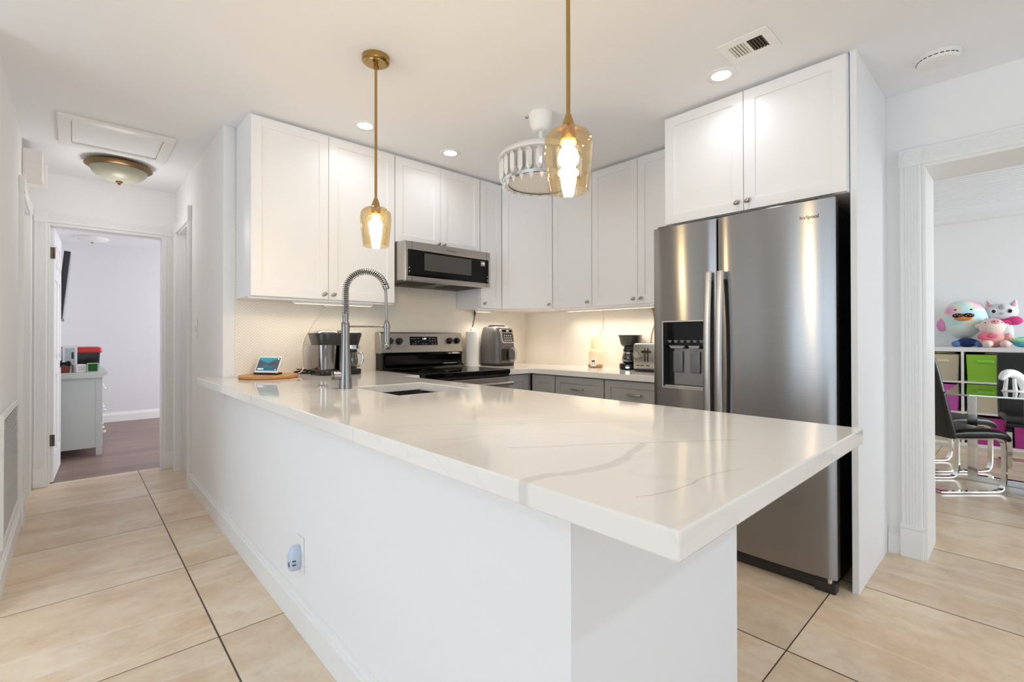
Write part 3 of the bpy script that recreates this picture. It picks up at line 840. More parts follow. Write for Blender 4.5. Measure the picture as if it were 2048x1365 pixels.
# back guard
bm = BM()
prism(bm, [(3.195, 1.035), (3.215, 1.185), (3.225, 1.195), (3.285, 1.195), (3.285, 1.035)], 0, 1.648, 2.395); bg = obj('control_panel', bm, STEEL2, t, bevel=0.006)
bm = BM(); prism(bm, [(3.187, 1.020), (3.200, 1.036), (3.285, 1.036), (3.285, 0.885), (3.165, 0.885), (3.165, 0.925), (3.20, 0.95), (3.20, 1.018)], 0, 1.668, 2.388); obj('lower_guard', bm, GLOSSBLACK, t, bevel=0.003)
bm = BM(); box(bm, 1.652, 1.668, 3.19, 3.28, 0.885, 1.04, 0.003); obj('side_cap', bm, DSTEEL, t)
nv = Vector((0, -0.15, 0.02)).normalized()
def on_panel(x, z): return Vector((x, 3.195 + (z - 1.035) / 0.15 * 0.02, z))
mp = Matrix(((1, 0, 0, 2.02), (0, 0.02 / 0.1513, nv.y, 3.195 + 0.09 / 0.15 * 0.02), (0, 0.15 / 0.1513, nv.z, 1.125), (0, 0, 0, 1)))
bm = BM(); box(bm, -0.125, 0.128, -0.032, 0.035, -0.001, 0.002, 0.001, 1, mp); dp = obj('display', bm, GLOSSBLACK, bg)
bm = text_bm('1:09', 0.021, mp @ Matrix.Translation((0.005, 0.018, 0.0025))); obj('clock_digits', bm, M('display_white', '#e8e8e8', 0.5, emit='#ffffff', estr=0.35), dp)
for grp in ([(-.105, .02), (-.08, .02), (-.05, .02), (-.075, -.003), (-.048, -.003), (-.1, -.022), (-.075, -.022)], [(-.01, -.022), (.02, -.022)], [(.055, .02), (.08, .02), (.105, .02), (.055, 0), (.08, 0), (.105, 0), (.08, -.022), (.106, -.022)]):
    bm = BM()
    for x, y in grp: box(bm, x - 0.006, x + 0.006, y - 0.002, y + 0.002, 0.0015, 0.0026, 0, 2, mp)
    obj('key_print', bm, M('print_grey', '#a8a8a8', 0.6), dp)
for x in (1.725, 1.802, 2.262, 2.335):
    bm = BM(); p = on_panel(x, 1.125)
    cyl(bm, p - nv * 0.001, p + nv * 0.012, 0.027, 0.025, 24); cyl(bm, p + nv * 0.010, p + nv * 0.030, 0.021, 0.018, 24)
    kb = obj('burner_knob', bm, BLACK, bg)
    bm = BM(); ux_ = Vector((1, 0, 0)); uy_ = nv.cross(ux_)
    mk = Matrix(((1, uy_.x, nv.x, p.x), (0, uy_.y, nv.y, p.y), (0, uy_.z, nv.z, p.z), (0, 0, 0, 1)))
    box(bm, -0.0035, 0.0035, -0.024, 0.024, 0.026, 0.036, 0.002, 1, mk); obj('grip', bm, M('knob_grip', '#2c2c2c', 0.3), kb)

# ------------------------------------------------------------------ microwave
t = thing('microwave', 'stainless low profile microwave hung over the range', 'microwave', (2.02, 3.05, 1.54))
bm = BM(); box(bm, 1.648, 2.396, 2.872, 3.290, 1.552, 1.812, 0.003); obj('body', bm, DSTEEL, t)
bm = BM(); cells(bm, [1.646, 1.6685, 2.386, 2.400], [1.540, 1.575, 1.756, 1.816], lambda i, j: not (i == 1 and j == 1), 0, 0.03, Matrix(((1, 0, 0, 0), (0, 0, -1, 2.875), (0, 1, 0, 0), (0, 0, 0, 1))))
box(bm, 1.646, 1.662, 2.87, 2.99, 1.548, 1.816); dr = obj('front_frame', bm, STEEL2, t, bevel=0.004)
bm = BM(); box(bm, 1.6685, 2.386, 2.848, 2.874, 1.575, 1.756); mdoor = obj('door', bm, GLOSSBLACK, t)
bm = BM(); box(bm, 1.80, 2.215, 2.8468, 2.85, 1.622, 1.742); obj('window', bm, M('oven_window_mesh', '#4b4a47', 0.25, noise=0.1, nscale=500), mdoor)
bm = BM(); box(bm, 2.306, 2.348, 2.8465, 2.85, 1.705, 1.742); obj('display', bm, M('mw_display', '#8a8a88', 0.3), mdoor)
bm = text_bm('1:09', 0.018, Matrix(((1, 0, 0, 2.327), (0, 0, -1, 2.8463), (0, 1, 0, 1.724), (0, 0, 0, 1)))); obj('clock_digits', bm, MATS['display_white'], mdoor)
bm = BM()
for z in (1.625, 1.603, 1.590): cyl(bm, (2.371, 2.849, z), (2.371, 2.8462, z), 0.0045, seg=12)
obj('key_print', bm, MATS['print_grey'], mdoor); bm = BM()
for z in (1.632, 1.607): cyl(bm, (1.680, 2.849, z), (1.680, 2.8462, z), 0.0045, seg=12)
obj('key_print', bm, MATS['print_grey'], mdoor)
bm = BM(); box(bm, 1.6984, 1.7004, 2.8438, 2.847, 1.541, 1.815); obj('door_seam', bm, BLACK, dr)
bm = BM(); box(bm, 2.3605, 2.3625, 2.8438, 2.847, 1.541, 1.815); obj('door_seam', bm, BLACK, dr)
bm = text_bm('Whirlpool', 0.021, Matrix(((1, 0, 0, 2.03), (0, 0, -1, 2.8445), (0, 1, 0, 1.784), (0, 0, 0, 1)))); obj('brand_lettering', bm, M('letter_grey', '#77726c', 0.4, 0.5), dr)
bm = BM(); box(bm, 1.655, 2.39, 2.88, 3.28, 1.545, 1.553, 0.002)
box(bm, 1.72, 1.95, 2.93, 3.15, 1.540, 1.546, 0.002); box(bm, 2.08, 2.31, 2.93, 3.15, 1.540, 1.546, 0.002); obj('filter_panel', bm, M('vent_dark', '#3f3934', 0.4, 0.5), t)
for x0 in (1.73, 2.09):
    bm = BM()
    for k in range(14): box(bm, x0 + k * 0.0153, x0 + k * 0.0153 + 0.006, 2.94, 3.14, 1.538, 1.541)
    obj('filter_slats', bm, BLACK, t)

# ------------------------------------------------------------------ refrigerator
t = thing('refrigerator', 'large stainless side by side refrigerator with a door dispenser', 'refrigerator', (2.83, 1.01, 0))
bm = BM(); box(bm, 2.54, 3.19, 0.585, 1.440, 0.03, 1.765, 0.004); obj('body', bm, DSTEEL, t)
FX = 2.463


def fridge_door(y_left, width, hole=None):
    """door front bows slightly outwards across its width; local x from the viewer's left, y up"""
    z0, z1, n = 0.075, 1.775, 18
    xs = [width * i / n for i in range(n + 1)]; ys = [z0 + (z1 - z0) * j / 8 for j in range(9)]
    keep = lambda i, j: True
    if hole:
        xs = sorted([x for x in xs if all(abs(x - h) > 0.012 for h in hole[:2])] + list(hole[:2]))
        ys = sorted([y for y in ys if all(abs(y - h) > 0.03 for h in hole[2:])] + list(hole[2:]))
        keep = lambda i, j: not (xs[i] >= hole[0] - 1e-6 and xs[i + 1] <= hole[1] + 1e-6 and ys[j] >= hole[2] - 1e-6 and ys[j + 1] <= hole[3] + 1e-6)
    bulge = lambda c: (c.x, c.y, c.z + (0.010 * (1 - ((c.x - width / 2) / (width / 2)) ** 2) - 0.004 * (abs(c.x - width / 2) / (width / 2)) ** 10 if c.z > 0.03 else 0))
    bm = BM()
    cells(bm, xs, ys, keep, 0.0, 0.062, face_mtx(UY, OX, (FX + 0.062, y_left, 0)), False, bulge)
    return bm


ld = obj('left_door', fridge_door(1.458, 0.3655, (0.064, 0.31, 0.872, 1.238)), STEEL, t, bevel=0.004)
rd = obj('right_door', fridge_door(1.0865, 0.5215), STEEL, t, bevel=0.004)


def fridge_handle(parent, yc):
    bm = BM(); rings = []
    for i in range(31):
        f = i / 30; z = 1.492 - f * 1.02; o = 0.030 + 0.028 * math.sin(PI * f) ** 0.8
        x = FX - o
        rings.append([Vector((x + dx, yc + dy, z)) for dx, dy in ((0.011, -0.013), (0.011, 0.013), (-0.004, 0.0175), (-0.009, 0.012), (-0.011, 0.0), (-0.009, -0.012), (-0.004, -0.0175))])
    ring_loft(bm, rings)
    for z in (1.470, 0.495): box(bm, FX - 0.036, FX + 0.002, yc - 0.012, yc + 0.012, z - 0.02, z + 0.02, 0.004)
    return obj('handle', bm, m_h, parent, 50)


m_h = m_steel('handle_steel', '#c4c2c0', 0.40, 2, 0.0)
fridge_handle(ld, 1.119); fridge_handle(rd, 1.058)
# dispenser
yl = 1.458
bm = BM(); cells(bm, [0.060, 0.066, 0.308, 0.314], [0.866, 0.874, 1.236, 1.244], lambda i, j: not (i == 1 and j == 1), 0, 0.007, face_mtx(UY, OX, (FX - 0.006, yl, 0))); dsp = obj('dispenser_frame', bm, m_h, ld, bevel=0.002)
bm = BM(); box(bm, FX - 0.008, FX + 0.012, yl - 0.309, yl - 0.065, 1.106, 1.237, 0.002); pn = obj('dispenser_panel', bm, GLOSSBLACK, dsp)
bm = BM()
fm = face_mtx(UY, OX, (FX - 0.0085, yl, 0))
for k in range(6):
    x = 0.094 + k * 0.0365
    box(bm, x, x + 0.024, 1.132, 1.1345, 0, 0.0008, 0, 2, fm); box(bm, x + 0.004, x + 0.020, 1.124, 1.128, 0, 0.0008, 0, 2, fm)
obj('key_print', bm, MATS['print_grey'], dsp)
bm = BM()
box(bm, FX + 0.058, FX + 0.061, yl - 0.308, yl - 0.066, 0.874, 1.11); box(bm, FX, FX + 0.06, yl - 0.069, yl - 0.0655, 0.874, 1.11); box(bm, FX, FX + 0.06, yl - 0.3085, yl - 0.305, 0.874, 1.11)
obj('dispenser_cavity', bm, M('dispenser_dark', '#2b2b2b', 0.35), dsp)
bm = BM(); box(bm, FX + 0.040, FX + 0.056, yl - 0.300, yl - 0.105, 0.885, 1.09, 0.004); obj('dispenser_back', bm, M('dispenser_grey', '#8f8e90', 0.35, 0.5), dsp)
bm = BM(); box(bm, FX - 0.002, FX + 0.06, yl - 0.308, yl - 0.066, 0.866, 0.884, 0.004); obj('drip_tray', bm, M('tray_grey', '#a7a5a3', 0.3, 0.7), dsp)
for x in (0.135, 0.235):
    bm = BM(); box(bm, FX + 0.024, FX + 0.036, yl - x - 0.028, yl - x + 0.028, 0.955, 1.075, 0.005); obj('dispenser_paddle', bm, M('paddle_grey', '#77767a', 0.25, 0.4), dsp)
for x, wd in ((0.135, 0.05), (0.235, 0.035)):
    bm = BM(); prism(bm, [(yl - x - wd, 1.108), (yl - x + wd, 1.108), (yl - x + wd * 0.7, 1.090), (yl - x - wd * 0.7, 1.090)], 0, FX + 0.014, FX + 0.05); obj('spout', bm, MATS['tray_grey'], dsp)
bm = text_bm('Whirlpool', 0.0245, face_mtx(UY, OX, (FX - 0.0072, 0.677, 1.698))); obj('brand_lettering', bm, M('letter_dark', '#1c1c1e', 0.4), rd)
bm = BM(); box(bm, 2.50, 2.56, 0.59, 1.44, 0.008, 0.066, 0.006); box(bm, 2.488, 2.54, 0.575, 0.66, 0.0, 0.05, 0.006); box(bm, 2.492, 2.54, 0.585, 0.80, 0.022, 0.062, 0.004); obj('base_grille', bm, M('grille_dark', '#2d2c2b', 0.4), t)
bm = BM(); cyl(bm, (2.50, 0.60, 0.045), (2.50, 0.60, 0.072), 0.012); obj('hinge', bm, CHROME, t)
for y in (0.605, 1.41):
    bm = BM(); box(bm, 2.48, 2.60, y - 0.03, y + 0.03, 1.7755, 1.788, 0.004); obj('hinge_cover', bm, M('hinge_grey', '#55524f', 0.4), t)

# ------------------------------------------------------------------ things on the counters
Z = 0.9105
WOOD = M('bamboo_board', '#c38a4c', 0.45, noise=0.22, nscale=14)
t = thing('serving_board', 'round bamboo board at the wall end of the peninsula under the smart display', 'board', (0.872, 3.115, Z))
bm = BM(); lathe(bm, [(0.159, Z), (0.165, Z + 0.004), (0.165, Z + 0.014), (0.161, Z + 0.018), (0.0, Z + 0.018)], 0.872, 3.115, 56); obj('board', bm, WOOD, t)
zb = Z + 0.0185
t = thing('smart_display', 'small white framed smart display showing a lake photo on the bamboo board', 'tablet', (0.862, 3.125, zb), math.radians(-58), local=True)
tilt = Matrix.Rotation(math.radians(-24), 4, 'X') @ Matrix.Scale(1.14, 4)
sm = Matrix.Translation((0, -0.01, 0.012)) @ tilt
fm_ = Matrix(((1, 0, 0, 0), (0, 0, -1, 0), (0, 1, 0, 0), (0, 0, 0, 1)))
bm = BM(); prism(bm, rrect(0.150, 0.094, 0.009, 6, 0, 0.047), 1, 0, 0.009); bmesh.ops.transform(bm, matrix=sm, verts=bm.verts[:]); hs = obj('housing', bm, WHITE, t, bevel=0.001)


def m_screen():
    g = NT('display_picture'); tc = g.n('ShaderNodeTexCoord'); sp = g.n('ShaderNodeSeparateXYZ'); g.l(tc.outputs['Generated'], sp.inputs[0])
    u, v = sp.outputs[0], sp.outputs[2]
    n = g.n('ShaderNodeTexNoise', _Scale=7.0, _Detail=5.0); g.l(tc.outputs['Generated'], n.inputs['Vector'])
    # teal sky, slate hills towards both sides, still water below
    side = g.math('MULTIPLY', g.math('ABSOLUTE', g.math('SUBTRACT', u, 0.45)), 0.85)
    ridge = g.math('ADD', g.math('MULTIPLY', g.math('SUBTRACT', n.outputs[0], 0.5), 0.5), side)
    hill = g.math('LESS_THAN', g.math('ABSOLUTE', g.math('SUBTRACT', v, 0.5)), g.math('ADD', ridge, 0.04))
    sky = g.mix(v, lin('#1f6f8c'), lin('#48bcc9'))
    hc = g.mix(n.outputs[0], lin('#12202e'), lin('#7d8796'))
    g.l(g.mix(hill, sky, hc), g.b.inputs['Emission Color']); g.b.inputs['Emission Strength'].default_value = 0.28
    g.b.inputs['Base Color'].default_value = (0.01, 0.01, 0.01, 1); g.b.inputs['Roughness'].default_value = 0.15
    return g.m


bm = BM(); box(bm, -0.067, 0.067, -0.0012, 0.0005, 0.012, 0.085, 0, 2, sm); obj('screen', bm, m_screen(), hs)
bm = BM()
for x, w_ in ((-0.058, 0.008), (-0.048, 0.006), (-0.040, 0.006), (-0.030, 0.008), (0.052, 0.008)):
    box(bm, x, x + w_, -0.0022, -0.001, 0.017, 0.0235 if x < 0 else 0.0195, 0, 2, sm)
cyl(bm, sm @ Vector((0.057, -0.001, 0.078)), sm @ Vector((0.057, -0.0022, 0.078)), 0.004, seg=12); obj('screen_digits', bm, MATS['display_white'], hs)
bm = BM(); box(bm, -0.085, 0.07, -0.018, 0.05, 0, 0.012, 0.004); box(bm, -0.05, 0.05, 0.02, 0.05, 0.010, 0.06, 0.008); obj('stand', bm, BLACK, t)

# twin brewer
MIRROR = M('smoked_chrome', '#8d8886', 0.12, 0.9, noise=0.05)
t = thing('coffee_maker', 'large chrome and black coffee maker with a glass carafe behind the faucet', 'coffee maker', (1.285, 3.13, Z))
cx, cy = 1.285, 3.13
def slab(bm, x, y, w, d, r, zs, grow=None):
    rings = []
    for k, z in enumerate(zs):
        gq = grow[k] if grow else 0
        rings.append([Vector((px, py, z)) for px, py in rrect(w + 2 * gq, d + 2 * gq, max(0.004, r + gq), 6, x, y)])
    ring_loft(bm, rings)
bm = BM(); slab(bm, cx, cy - 0.01, 0.285, 0.225, 0.05, [Z, Z + 0.004, Z + 0.03, Z + 0.034], [-0.004, 0, 0, -0.004]); obj('base', bm, BLACK, t, 50)
bm = BM(); slab(bm, cx - 0.078, cy, 0.125, 0.195, 0.045, [Z + 0.033, Z + 0.195], [-0.006, 0.004]); obj('water_tank', bm, MIRROR, t, 50)
bm = BM(); slab(bm, cx + 0.045, cy + 0.055, 0.16, 0.085, 0.012, [Z + 0.033, Z + 0.20]); obj('back_column', bm, GLOSSBLACK, t)
bm = BM(); slab(bm, cx + 0.012, cy - 0.02, 0.045, 0.14, 0.012, [Z + 0.033, Z + 0.045, Z + 0.195]); obj('brew_bay', bm, GLOSSBLACK, t)
bm = BM(); slab(bm, cx, cy, 0.27, 0.195, 0.05, [Z + 0.192, Z + 0.265, Z + 0.272], [0.0, 0.022, 0.019]); hd_ = obj('head', bm, M('charcoal_plastic', '#2b2928', 0.3), t, 50)
bm = BM(); slab(bm, cx - 0.075, cy, 0.14, 0.20, 0.05, [Z + 0.271, Z + 0.280, Z + 0.290], [0.0, -0.004, -0.03]); slab(bm, cx + 0.095, cy, 0.10, 0.20, 0.03, [Z + 0.271, Z + 0.278, Z + 0.284], [0.0, -0.003, -0.02]); obj('top_plate', bm, CHROME, hd_, 50)
bm = BM(); slab(bm, cx + 0.018, cy - 0.08, 0.055, 0.075, 0.012, [Z + 0.20, Z + 0.286, Z + 0.290], [-0.004, 0, -0.004]); obj('pod_handle', bm, MIRROR, hd_, 50)
bm = BM(); slab(bm, cx + 0.092, cy - 0.02, 0.085, 0.15, 0.02, [Z + 0.168, Z + 0.192]); obj('brew_collar', bm, CHROME, t, 50)
bm = BM(); lathe(bm, [(0.036, Z + 0.036), (0.042, Z + 0.045), (0.046, Z + 0.09), (0.040, Z + 0.135), (0.036, Z + 0.145)], cx + 0.085, cy - 0.05, 28, False); cf = obj('carafe', bm, SMOKE, t, 50)
bm = BM(); lathe(bm, [(0.038, Z + 0.144), (0.042, Z + 0.150), (0.040, Z + 0.163), (0.0, Z + 0.165)], cx + 0.085, cy - 0.05, 28); obj('carafe_lid', bm, BLACK, cf, 50)
bm = BM(); c0 = Vector((cx + 0.085, cy - 0.05, 0)); q = Vector((0.85, -0.52, 0))
tube(bm, smooth_path([c0 + q * 0.040 + Vector((0, 0, Z + 0.140)), c0 + q * 0.070 + Vector((0, 0, Z + 0.135)), c0 + q * 0.078 + Vector((0, 0, Z + 0.10)), c0 + q * 0.066 + Vector((0, 0, Z + 0.06)), c0 + q * 0.045 + Vector((0, 0, Z + 0.05))], 6), 0.007, 8); obj('carafe_handle', bm, CHROME, cf, 60)

# cables beside it
WIREW = M('white_cable', '#ece7df', 0.5); WIREB = M('brown_cable', '#2c1d15', 0.5); WIREO = M('copper_cable', '#9a6a3c', 0.45)
t = thing('power_cable', 'white cable running down the tiles from the cabinet light to the counter', 'cable', (1.2, 3.27, Z))
bm = BM(); tube(bm, smooth_path([(1.285, 3.24, 1.372), (1.245, 3.283, 1.32), (1.175, 3.286, 1.22), (1.13, 3.286, 1.12), (1.125, 3.284, 1.0), (1.118, 3.25, 0.93), (1.10, 3.20, Z + 0.006), (1.055, 3.17, Z + 0.006), (1.045, 3.235, Z + 0.006), (1.05, 3.255, Z + 0.012), (1.105, 3.215, Z + 0.03), (1.095, 3.17, Z + 0.045), (1.07, 3.16, Z + 0.02), (1.05, 3.20, Z + 0.012)], 8), 0.0032, 7); obj('cable', bm, WIREW, t, 60)
t = thing('power_cable', 'brown cable coiled on the counter left of the coffee maker', 'cable', (1.095, 3.2, Z))
bm = BM(); pts = []
for i in range(60):
    a = i * 0.42; r = 0.055 - 0.0004 * i
    pts.append((1.098 + r * math.cos(a) * 1.0, 3.20 + r * 0.75 * math.sin(a), Z + 0.004 + 0.018 * (0.5 + 0.5 * math.sin(a * 0.6 + 1)) + 0.0003 * i))
tube(bm, smooth_path(pts, 3), 0.0036, 7); obj('cable', bm, WIREB, t, 60)
# light bars under the cabinets
def lightbar(label, x0, x1, y0, y1, z1=1.3795):
    t = thing('under_cabinet_light', label, 'light', ((x0 + x1) / 2, (y0 + y1) / 2, z1), 0, 'light bars under the wall cabinets')
    bm = BM(); box(bm, x0, x1, y0, y1, z1 - 0.012, z1 + 0.0125, 0.003); obj('housing', bm, WHITE, t)
    bm = BM(); box(bm, x0 + 0.01, x1 - 0.01, y0 + 0.006, y1 - 0.006, z1 - 0.0135, z1 - 0.011); obj('diffuser', bm, M('strip_diffuser', '#fff4e2', 0.5, emit='#ffe6bd', estr=0.5), t)
lightbar('white light bar under the tall cabinet above the coffee maker', 1.0, 1.52, 3.06, 3.10)
lightbar('short white light bar under the narrow cabinet by the microwave', 2.47, 2.62, 3.09, 3.13)
lightbar('white light bar under the cabinets above the lamp and toaster', 3.03, 3.07, 1.62, 2.60)
t = thing('light_plug', 'small white plug box under the cabinet above the coffee maker', 'plug', (1.28, 3.2, 1.37))
bm = BM(); box(bm, 1.255, 1.315, 3.205, 3.255, 1.362, 1.3915, 0.004); obj('plug_box', bm, WHITE, t)
# paper towels
t = thing('paper_towel_roll', 'white paper towel roll on an upright holder beside the range', 'paper towel', (2.50, 3.205, Z))
bm = BM(); lathe(bm, [(0.018, Z + 0.012), (0.056, Z + 0.012), (0.0575, Z + 0.016), (0.0575, Z + 0.286), (0.056, Z + 0.29), (0.018, Z + 0.29)], 2.50, 3.205, 40); obj('roll', bm, M('paper', '#f0ece6', 0.9, noise=0.02, bump=0.2), t)
bm = BM(); lathe(bm, [(0.068, Z), (0.068, Z + 0.008), (0.06, Z + 0.011), (0.0, Z + 0.011)], 2.50, 3.205, 36); cyl(bm, (2.50, 3.205, Z + 0.01), (2.50, 3.205, Z + 0.305), 0.006); ball(bm, (2.50, 3.205, Z + 0.312), 0.017); obj('holder', bm, WHITE, t)
t = thing('power_cable', 'brown cable hanging from under the narrow cabinet to the paper towels', 'cable', (2.6, 3.27, 1.2))
bm = BM(); tube(bm, smooth_path([(2.585, 3.27, 1.39), (2.59, 3.284, 1.34), (2.575, 3.286, 1.27), (2.56, 3.286, 1.20), (2.575, 3.287, 1.0), (2.59, 3.285, Z + 0.004)], 8), 0.0035, 7); cb = obj('cable', bm, WIREB, t, 60)
bm = BM(); cyl(bm, (2.585, 3.27, 1.391), (2.589, 3.283, 1.345), 0.010, 0.006, 12); obj('cable_plug', bm, M('brown_plug', '#3a2417', 0.4), cb)
t = thing('power_cable', 'brown cable dropping to the counter in the gap between range and paper towels', 'cable', (2.42, 3.27, 1.0))
bm = BM(); tube(bm, smooth_path([(2.43, 3.284, 1.12), (2.425, 3.285, 1.06), (2.435, 3.28, 1.0), (2.415, 3.27, 0.95), (2.42, 3.24, Z + 0.004)], 8), 0.004, 7); obj('cable', bm, WIREB, t, 60)

# air fryer (front towards the room)
FRY = M('fryer_grey', '#6a6866', 0.38, 0.35, noise=0.04)
t = thing('air_fryer', 'grey countertop air fryer with a silver handle beside the paper towels', 'air fryer', (2.715, 3.125, Z), math.radians(4), local=True)
def loft_local(bm, secs, r=0.045, n=6):
    ring_loft(bm, [[Vector((px, py, z)) for px, py in rrect(w, d, min(r, w / 2.1, d / 2.1), n, x, y)] for x, y, w, d, z in secs])
bm = BM(); loft_local(bm, [(0, 0, 0.225, 0.235, 0.012), (0, 0, 0.232, 0.242, 0.04), (0, 0, 0.232, 0.242, 0.15), (0, 0.004, 0.215, 0.225, 0.27), (0, 0.008, 0.195, 0.20, 0.322), (0, 0.01, 0.17, 0.17, 0.336)]); fb_ = obj('body', bm, FRY, t, 50)
bm = BM(); loft_local(bm, [(0, 0, 0.222, 0.232, 0.0), (0, 0, 0.228, 0.238, 0.022)]); obj('base', bm, BLACK, t, 50)
bm = BM(); loft_local(bm, [(0, 0.01, 0.12, 0.12, 0.334), (0, 0.01, 0.12, 0.12, 0.346), (0, 0.01, 0.10, 0.10, 0.350)], 0.03); obj('top_vent', bm, BLACK, t, 50)
lean = Matrix.Translation((0, -0.1225, 0.235)) @ Matrix.Rotation(math.radians(-11), 4, 'X')
bm = BM(); prism(bm, rrect(0.150, 0.125, 0.02, 6, 0, 0.02), 1, -0.006, 0.02); bmesh.ops.transform(bm, matrix=lean, verts=bm.verts[:]); obj('display_frame', bm, M('silver_plastic', '#c9c7c4', 0.25, 0.6), t, 50)
bm = BM(); prism(bm, rrect(0.126, 0.078, 0.012, 6, 0, 0.006), 1, -0.0075, 0.0); bmesh.ops.transform(bm, matrix=lean, verts=bm.verts[:]); sc_ = obj('touch_panel', bm, M('panel_grey', '#4c4b4b', 0.15), t, 50)
bm = BM(); box(bm, -0.06, 0.06, -0.0085, 0.0, 0.052, 0.074, 0.003, 1, lean); obj('display', bm, GLOSSBLACK, t)
bm = BM()
for x in (-0.04, -0.015, 0.01, 0.035):
    for z in (-0.018, 0.002, 0.022): box(bm, x - 0.005, x + 0.005, -0.0082, -0.007, z - 0.002, z + 0.002, 0, 2, lean)
box(bm, -0.012, 0.018, -0.0092, -0.008, 0.059, 0.066, 0, 2, lean); obj('key_print', bm, MATS['display_white'], sc_)
bm = BM(); prism(bm, rrect(0.185, 0.125, 0.018, 6, 0, 0.095), 1, -0.127, -0.10); bk = obj('basket', bm, M('basket_grey', '#5d5b59', 0.35, 0.3), t, 50)
bm = BM(); prism(bm, rrect(0.085, 0.098, 0.012, 6, -0.035, 0.095), 1, -0.129, -0.12); obj('basket_window', bm, GLOSSBLACK, bk, 50)
bm = BM(); tube(bm, smooth_path([(0.035, -0.125, 0.148), (0.040, -0.150, 0.146), (0.045, -0.172, 0.125), (0.045, -0.176, 0.09), (0.045, -0.168, 0.055), (0.040, -0.145, 0.045), (0.035, -0.125, 0.045)], 6), 0.011, 10); obj('basket_handle', bm, MATS['silver_plastic'], bk, 60)

# bottle-shaped lamp / warmer
t = thing('bottle_warmer', 'cream bottle warmer with an upright bottle on the corner counter', 'bottle warmer', (3.10, 2.36, Z))
CREAM = M('cream_plastic', '#f1dfc2', 0.45, emit='#ffdca0', estr=0.04)
bm = BM(); lathe(bm, [(0.050, Z), (0.058, Z + 0.004), (0.060, Z + 0.02), (0.056, Z + 0.026), (0.0, Z + 0.026)], 3.10, 2.36, 36); obj('base', bm, M('tan_plastic', '#b3926b', 0.4), t, 50)
bm = BM(); lathe(bm, [(0.057, Z + 0.0255), (0.058, Z + 0.04), (0.054, Z + 0.12), (0.050, Z + 0.142), (0.046, Z + 0.147), (0.0, Z + 0.147)], 3.10, 2.36, 36); obj('body', bm, CREAM, t, 50)
bm = BM(); lathe(bm, [(0.042, Z + 0.1465), (0.042, Z + 0.17), (0.036, Z + 0.22), (0.030, Z + 0.255), (0.026, Z + 0.262), (0.0, Z + 0.263)], 3.10, 2.36, 36); obj('bottle', bm, M('warm_translucent', '#f5e2bd', 0.35, emit='#ffdf9f', estr=0.07), t, 50)
bm = BM(); mw = Matrix.Translation((3.10, 2.36, Z)) @ Matrix.Rotation(math.radians(-68), 4, 'Z'); box(bm, -0.022, 0.022, -0.062, -0.050, 0.012, 0.07, 0.003, 1, mw); pp = obj('control_panel', bm, M('panel_white', '#e8e4de', 0.35), t)
bm = BM(); box(bm, -0.012, 0.012, -0.0628, -0.0615, 0.044, 0.060, 0, 2, mw); cyl(bm, mw @ Vector((-0.008, -0.0615, 0.03)), mw @ Vector((-0.008, -0.0628, 0.03)), 0.004); cyl(bm, mw @ Vector((0.009, -0.0615, 0.03)), mw @ Vector((0.009, -0.0628, 0.03)), 0.004); obj('panel_display', bm, M('panel_dark', '#5b5652', 0.4), pp)
t = thing('power_cable', 'thin pale cable looping down the wall behind the bottle warmer', 'cable', (3.2, 2.4, 1.1))
bm = BM(); tube(bm, smooth_path([(3.20, 2.36, 1.385), (3.215, 2.365, 1.32), (3.216, 2.38, 1.22), (3.214, 2.44, 1.14), (3.214, 2.475, 1.06), (3.212, 2.455, 0.97), (3.19, 2.40, Z + 0.004), (3.165, 2.37, Z + 0.004)], 8), 0.0025, 6); obj('cable', bm, M('pale_cable', '#d9d2c6', 0.5), t, 60)

# drip coffee maker
t = thing('drip_coffee_maker', 'small black drip coffee maker beside the toaster', 'coffee maker', (3.105, 2.035, Z), math.radians(-70), local=True)
bm = BM(); loft_local(bm, [(0, 0, 0.135, 0.17, 0.0), (0, 0, 0.145, 0.18, 0.006), (0, 0, 0.145, 0.18, 0.042), (0, 0, 0.13, 0.165, 0.048)], 0.05); bs = obj('base', bm, GLOSSBLACK, t, 50)
bm = BM(); prism(bm, rrect(0.03, 0.026, 0.004, 3, 0, 0.024), 1, -0.092, -0.085); obj('power_switch', bm, CHROME, bs)
bm = BM(); loft_local(bm, [(0, 0.062, 0.12, 0.05, 0.046), (0, 0.062, 0.12, 0.05, 0.19)], 0.015); obj('water_column', bm, BLACK, t, 50)
bm = BM(); loft_local(bm, [(0, 0.005, 0.11, 0.13, 0.172), (0, 0.005, 0.135, 0.165, 0.190), (0, 0.002, 0.160, 0.185, 0.250), (0, 0.002, 0.168, 0.192, 0.253), (0, 0.002, 0.166, 0.19, 0.259)], 0.06); obj('filter_basket', bm, M('smoke_plastic', '#33302e', 0.12), t, 50)
bm = BM(); lathe(bm, [(0.046, 0.049), (0.054, 0.058), (0.056, 0.09), (0.047, 0.125), (0.043, 0.137)], 0, -0.025, 28, False); cf = obj('carafe', bm, SMOKE, t, 50)
bm = BM(); lathe(bm, [(0.045, 0.136), (0.048, 0.142), (0.044, 0.158), (0.0, 0.162)], 0, -0.025, 28); tube(bm, smooth_path([(0.03, -0.06, 0.145), (0.045, -0.095, 0.14), (0.05, -0.105, 0.10), (0.038, -0.085, 0.065)], 6), 0.007, 8); obj('carafe_lid', bm, BLACK, cf, 50)
bm = BM(); lathe(bm, [(0.0475, 0.122), (0.0485, 0.124), (0.0470, 0.128)], 0, -0.025, 28, False); obj('carafe_band', bm, CHROME, cf, 50)

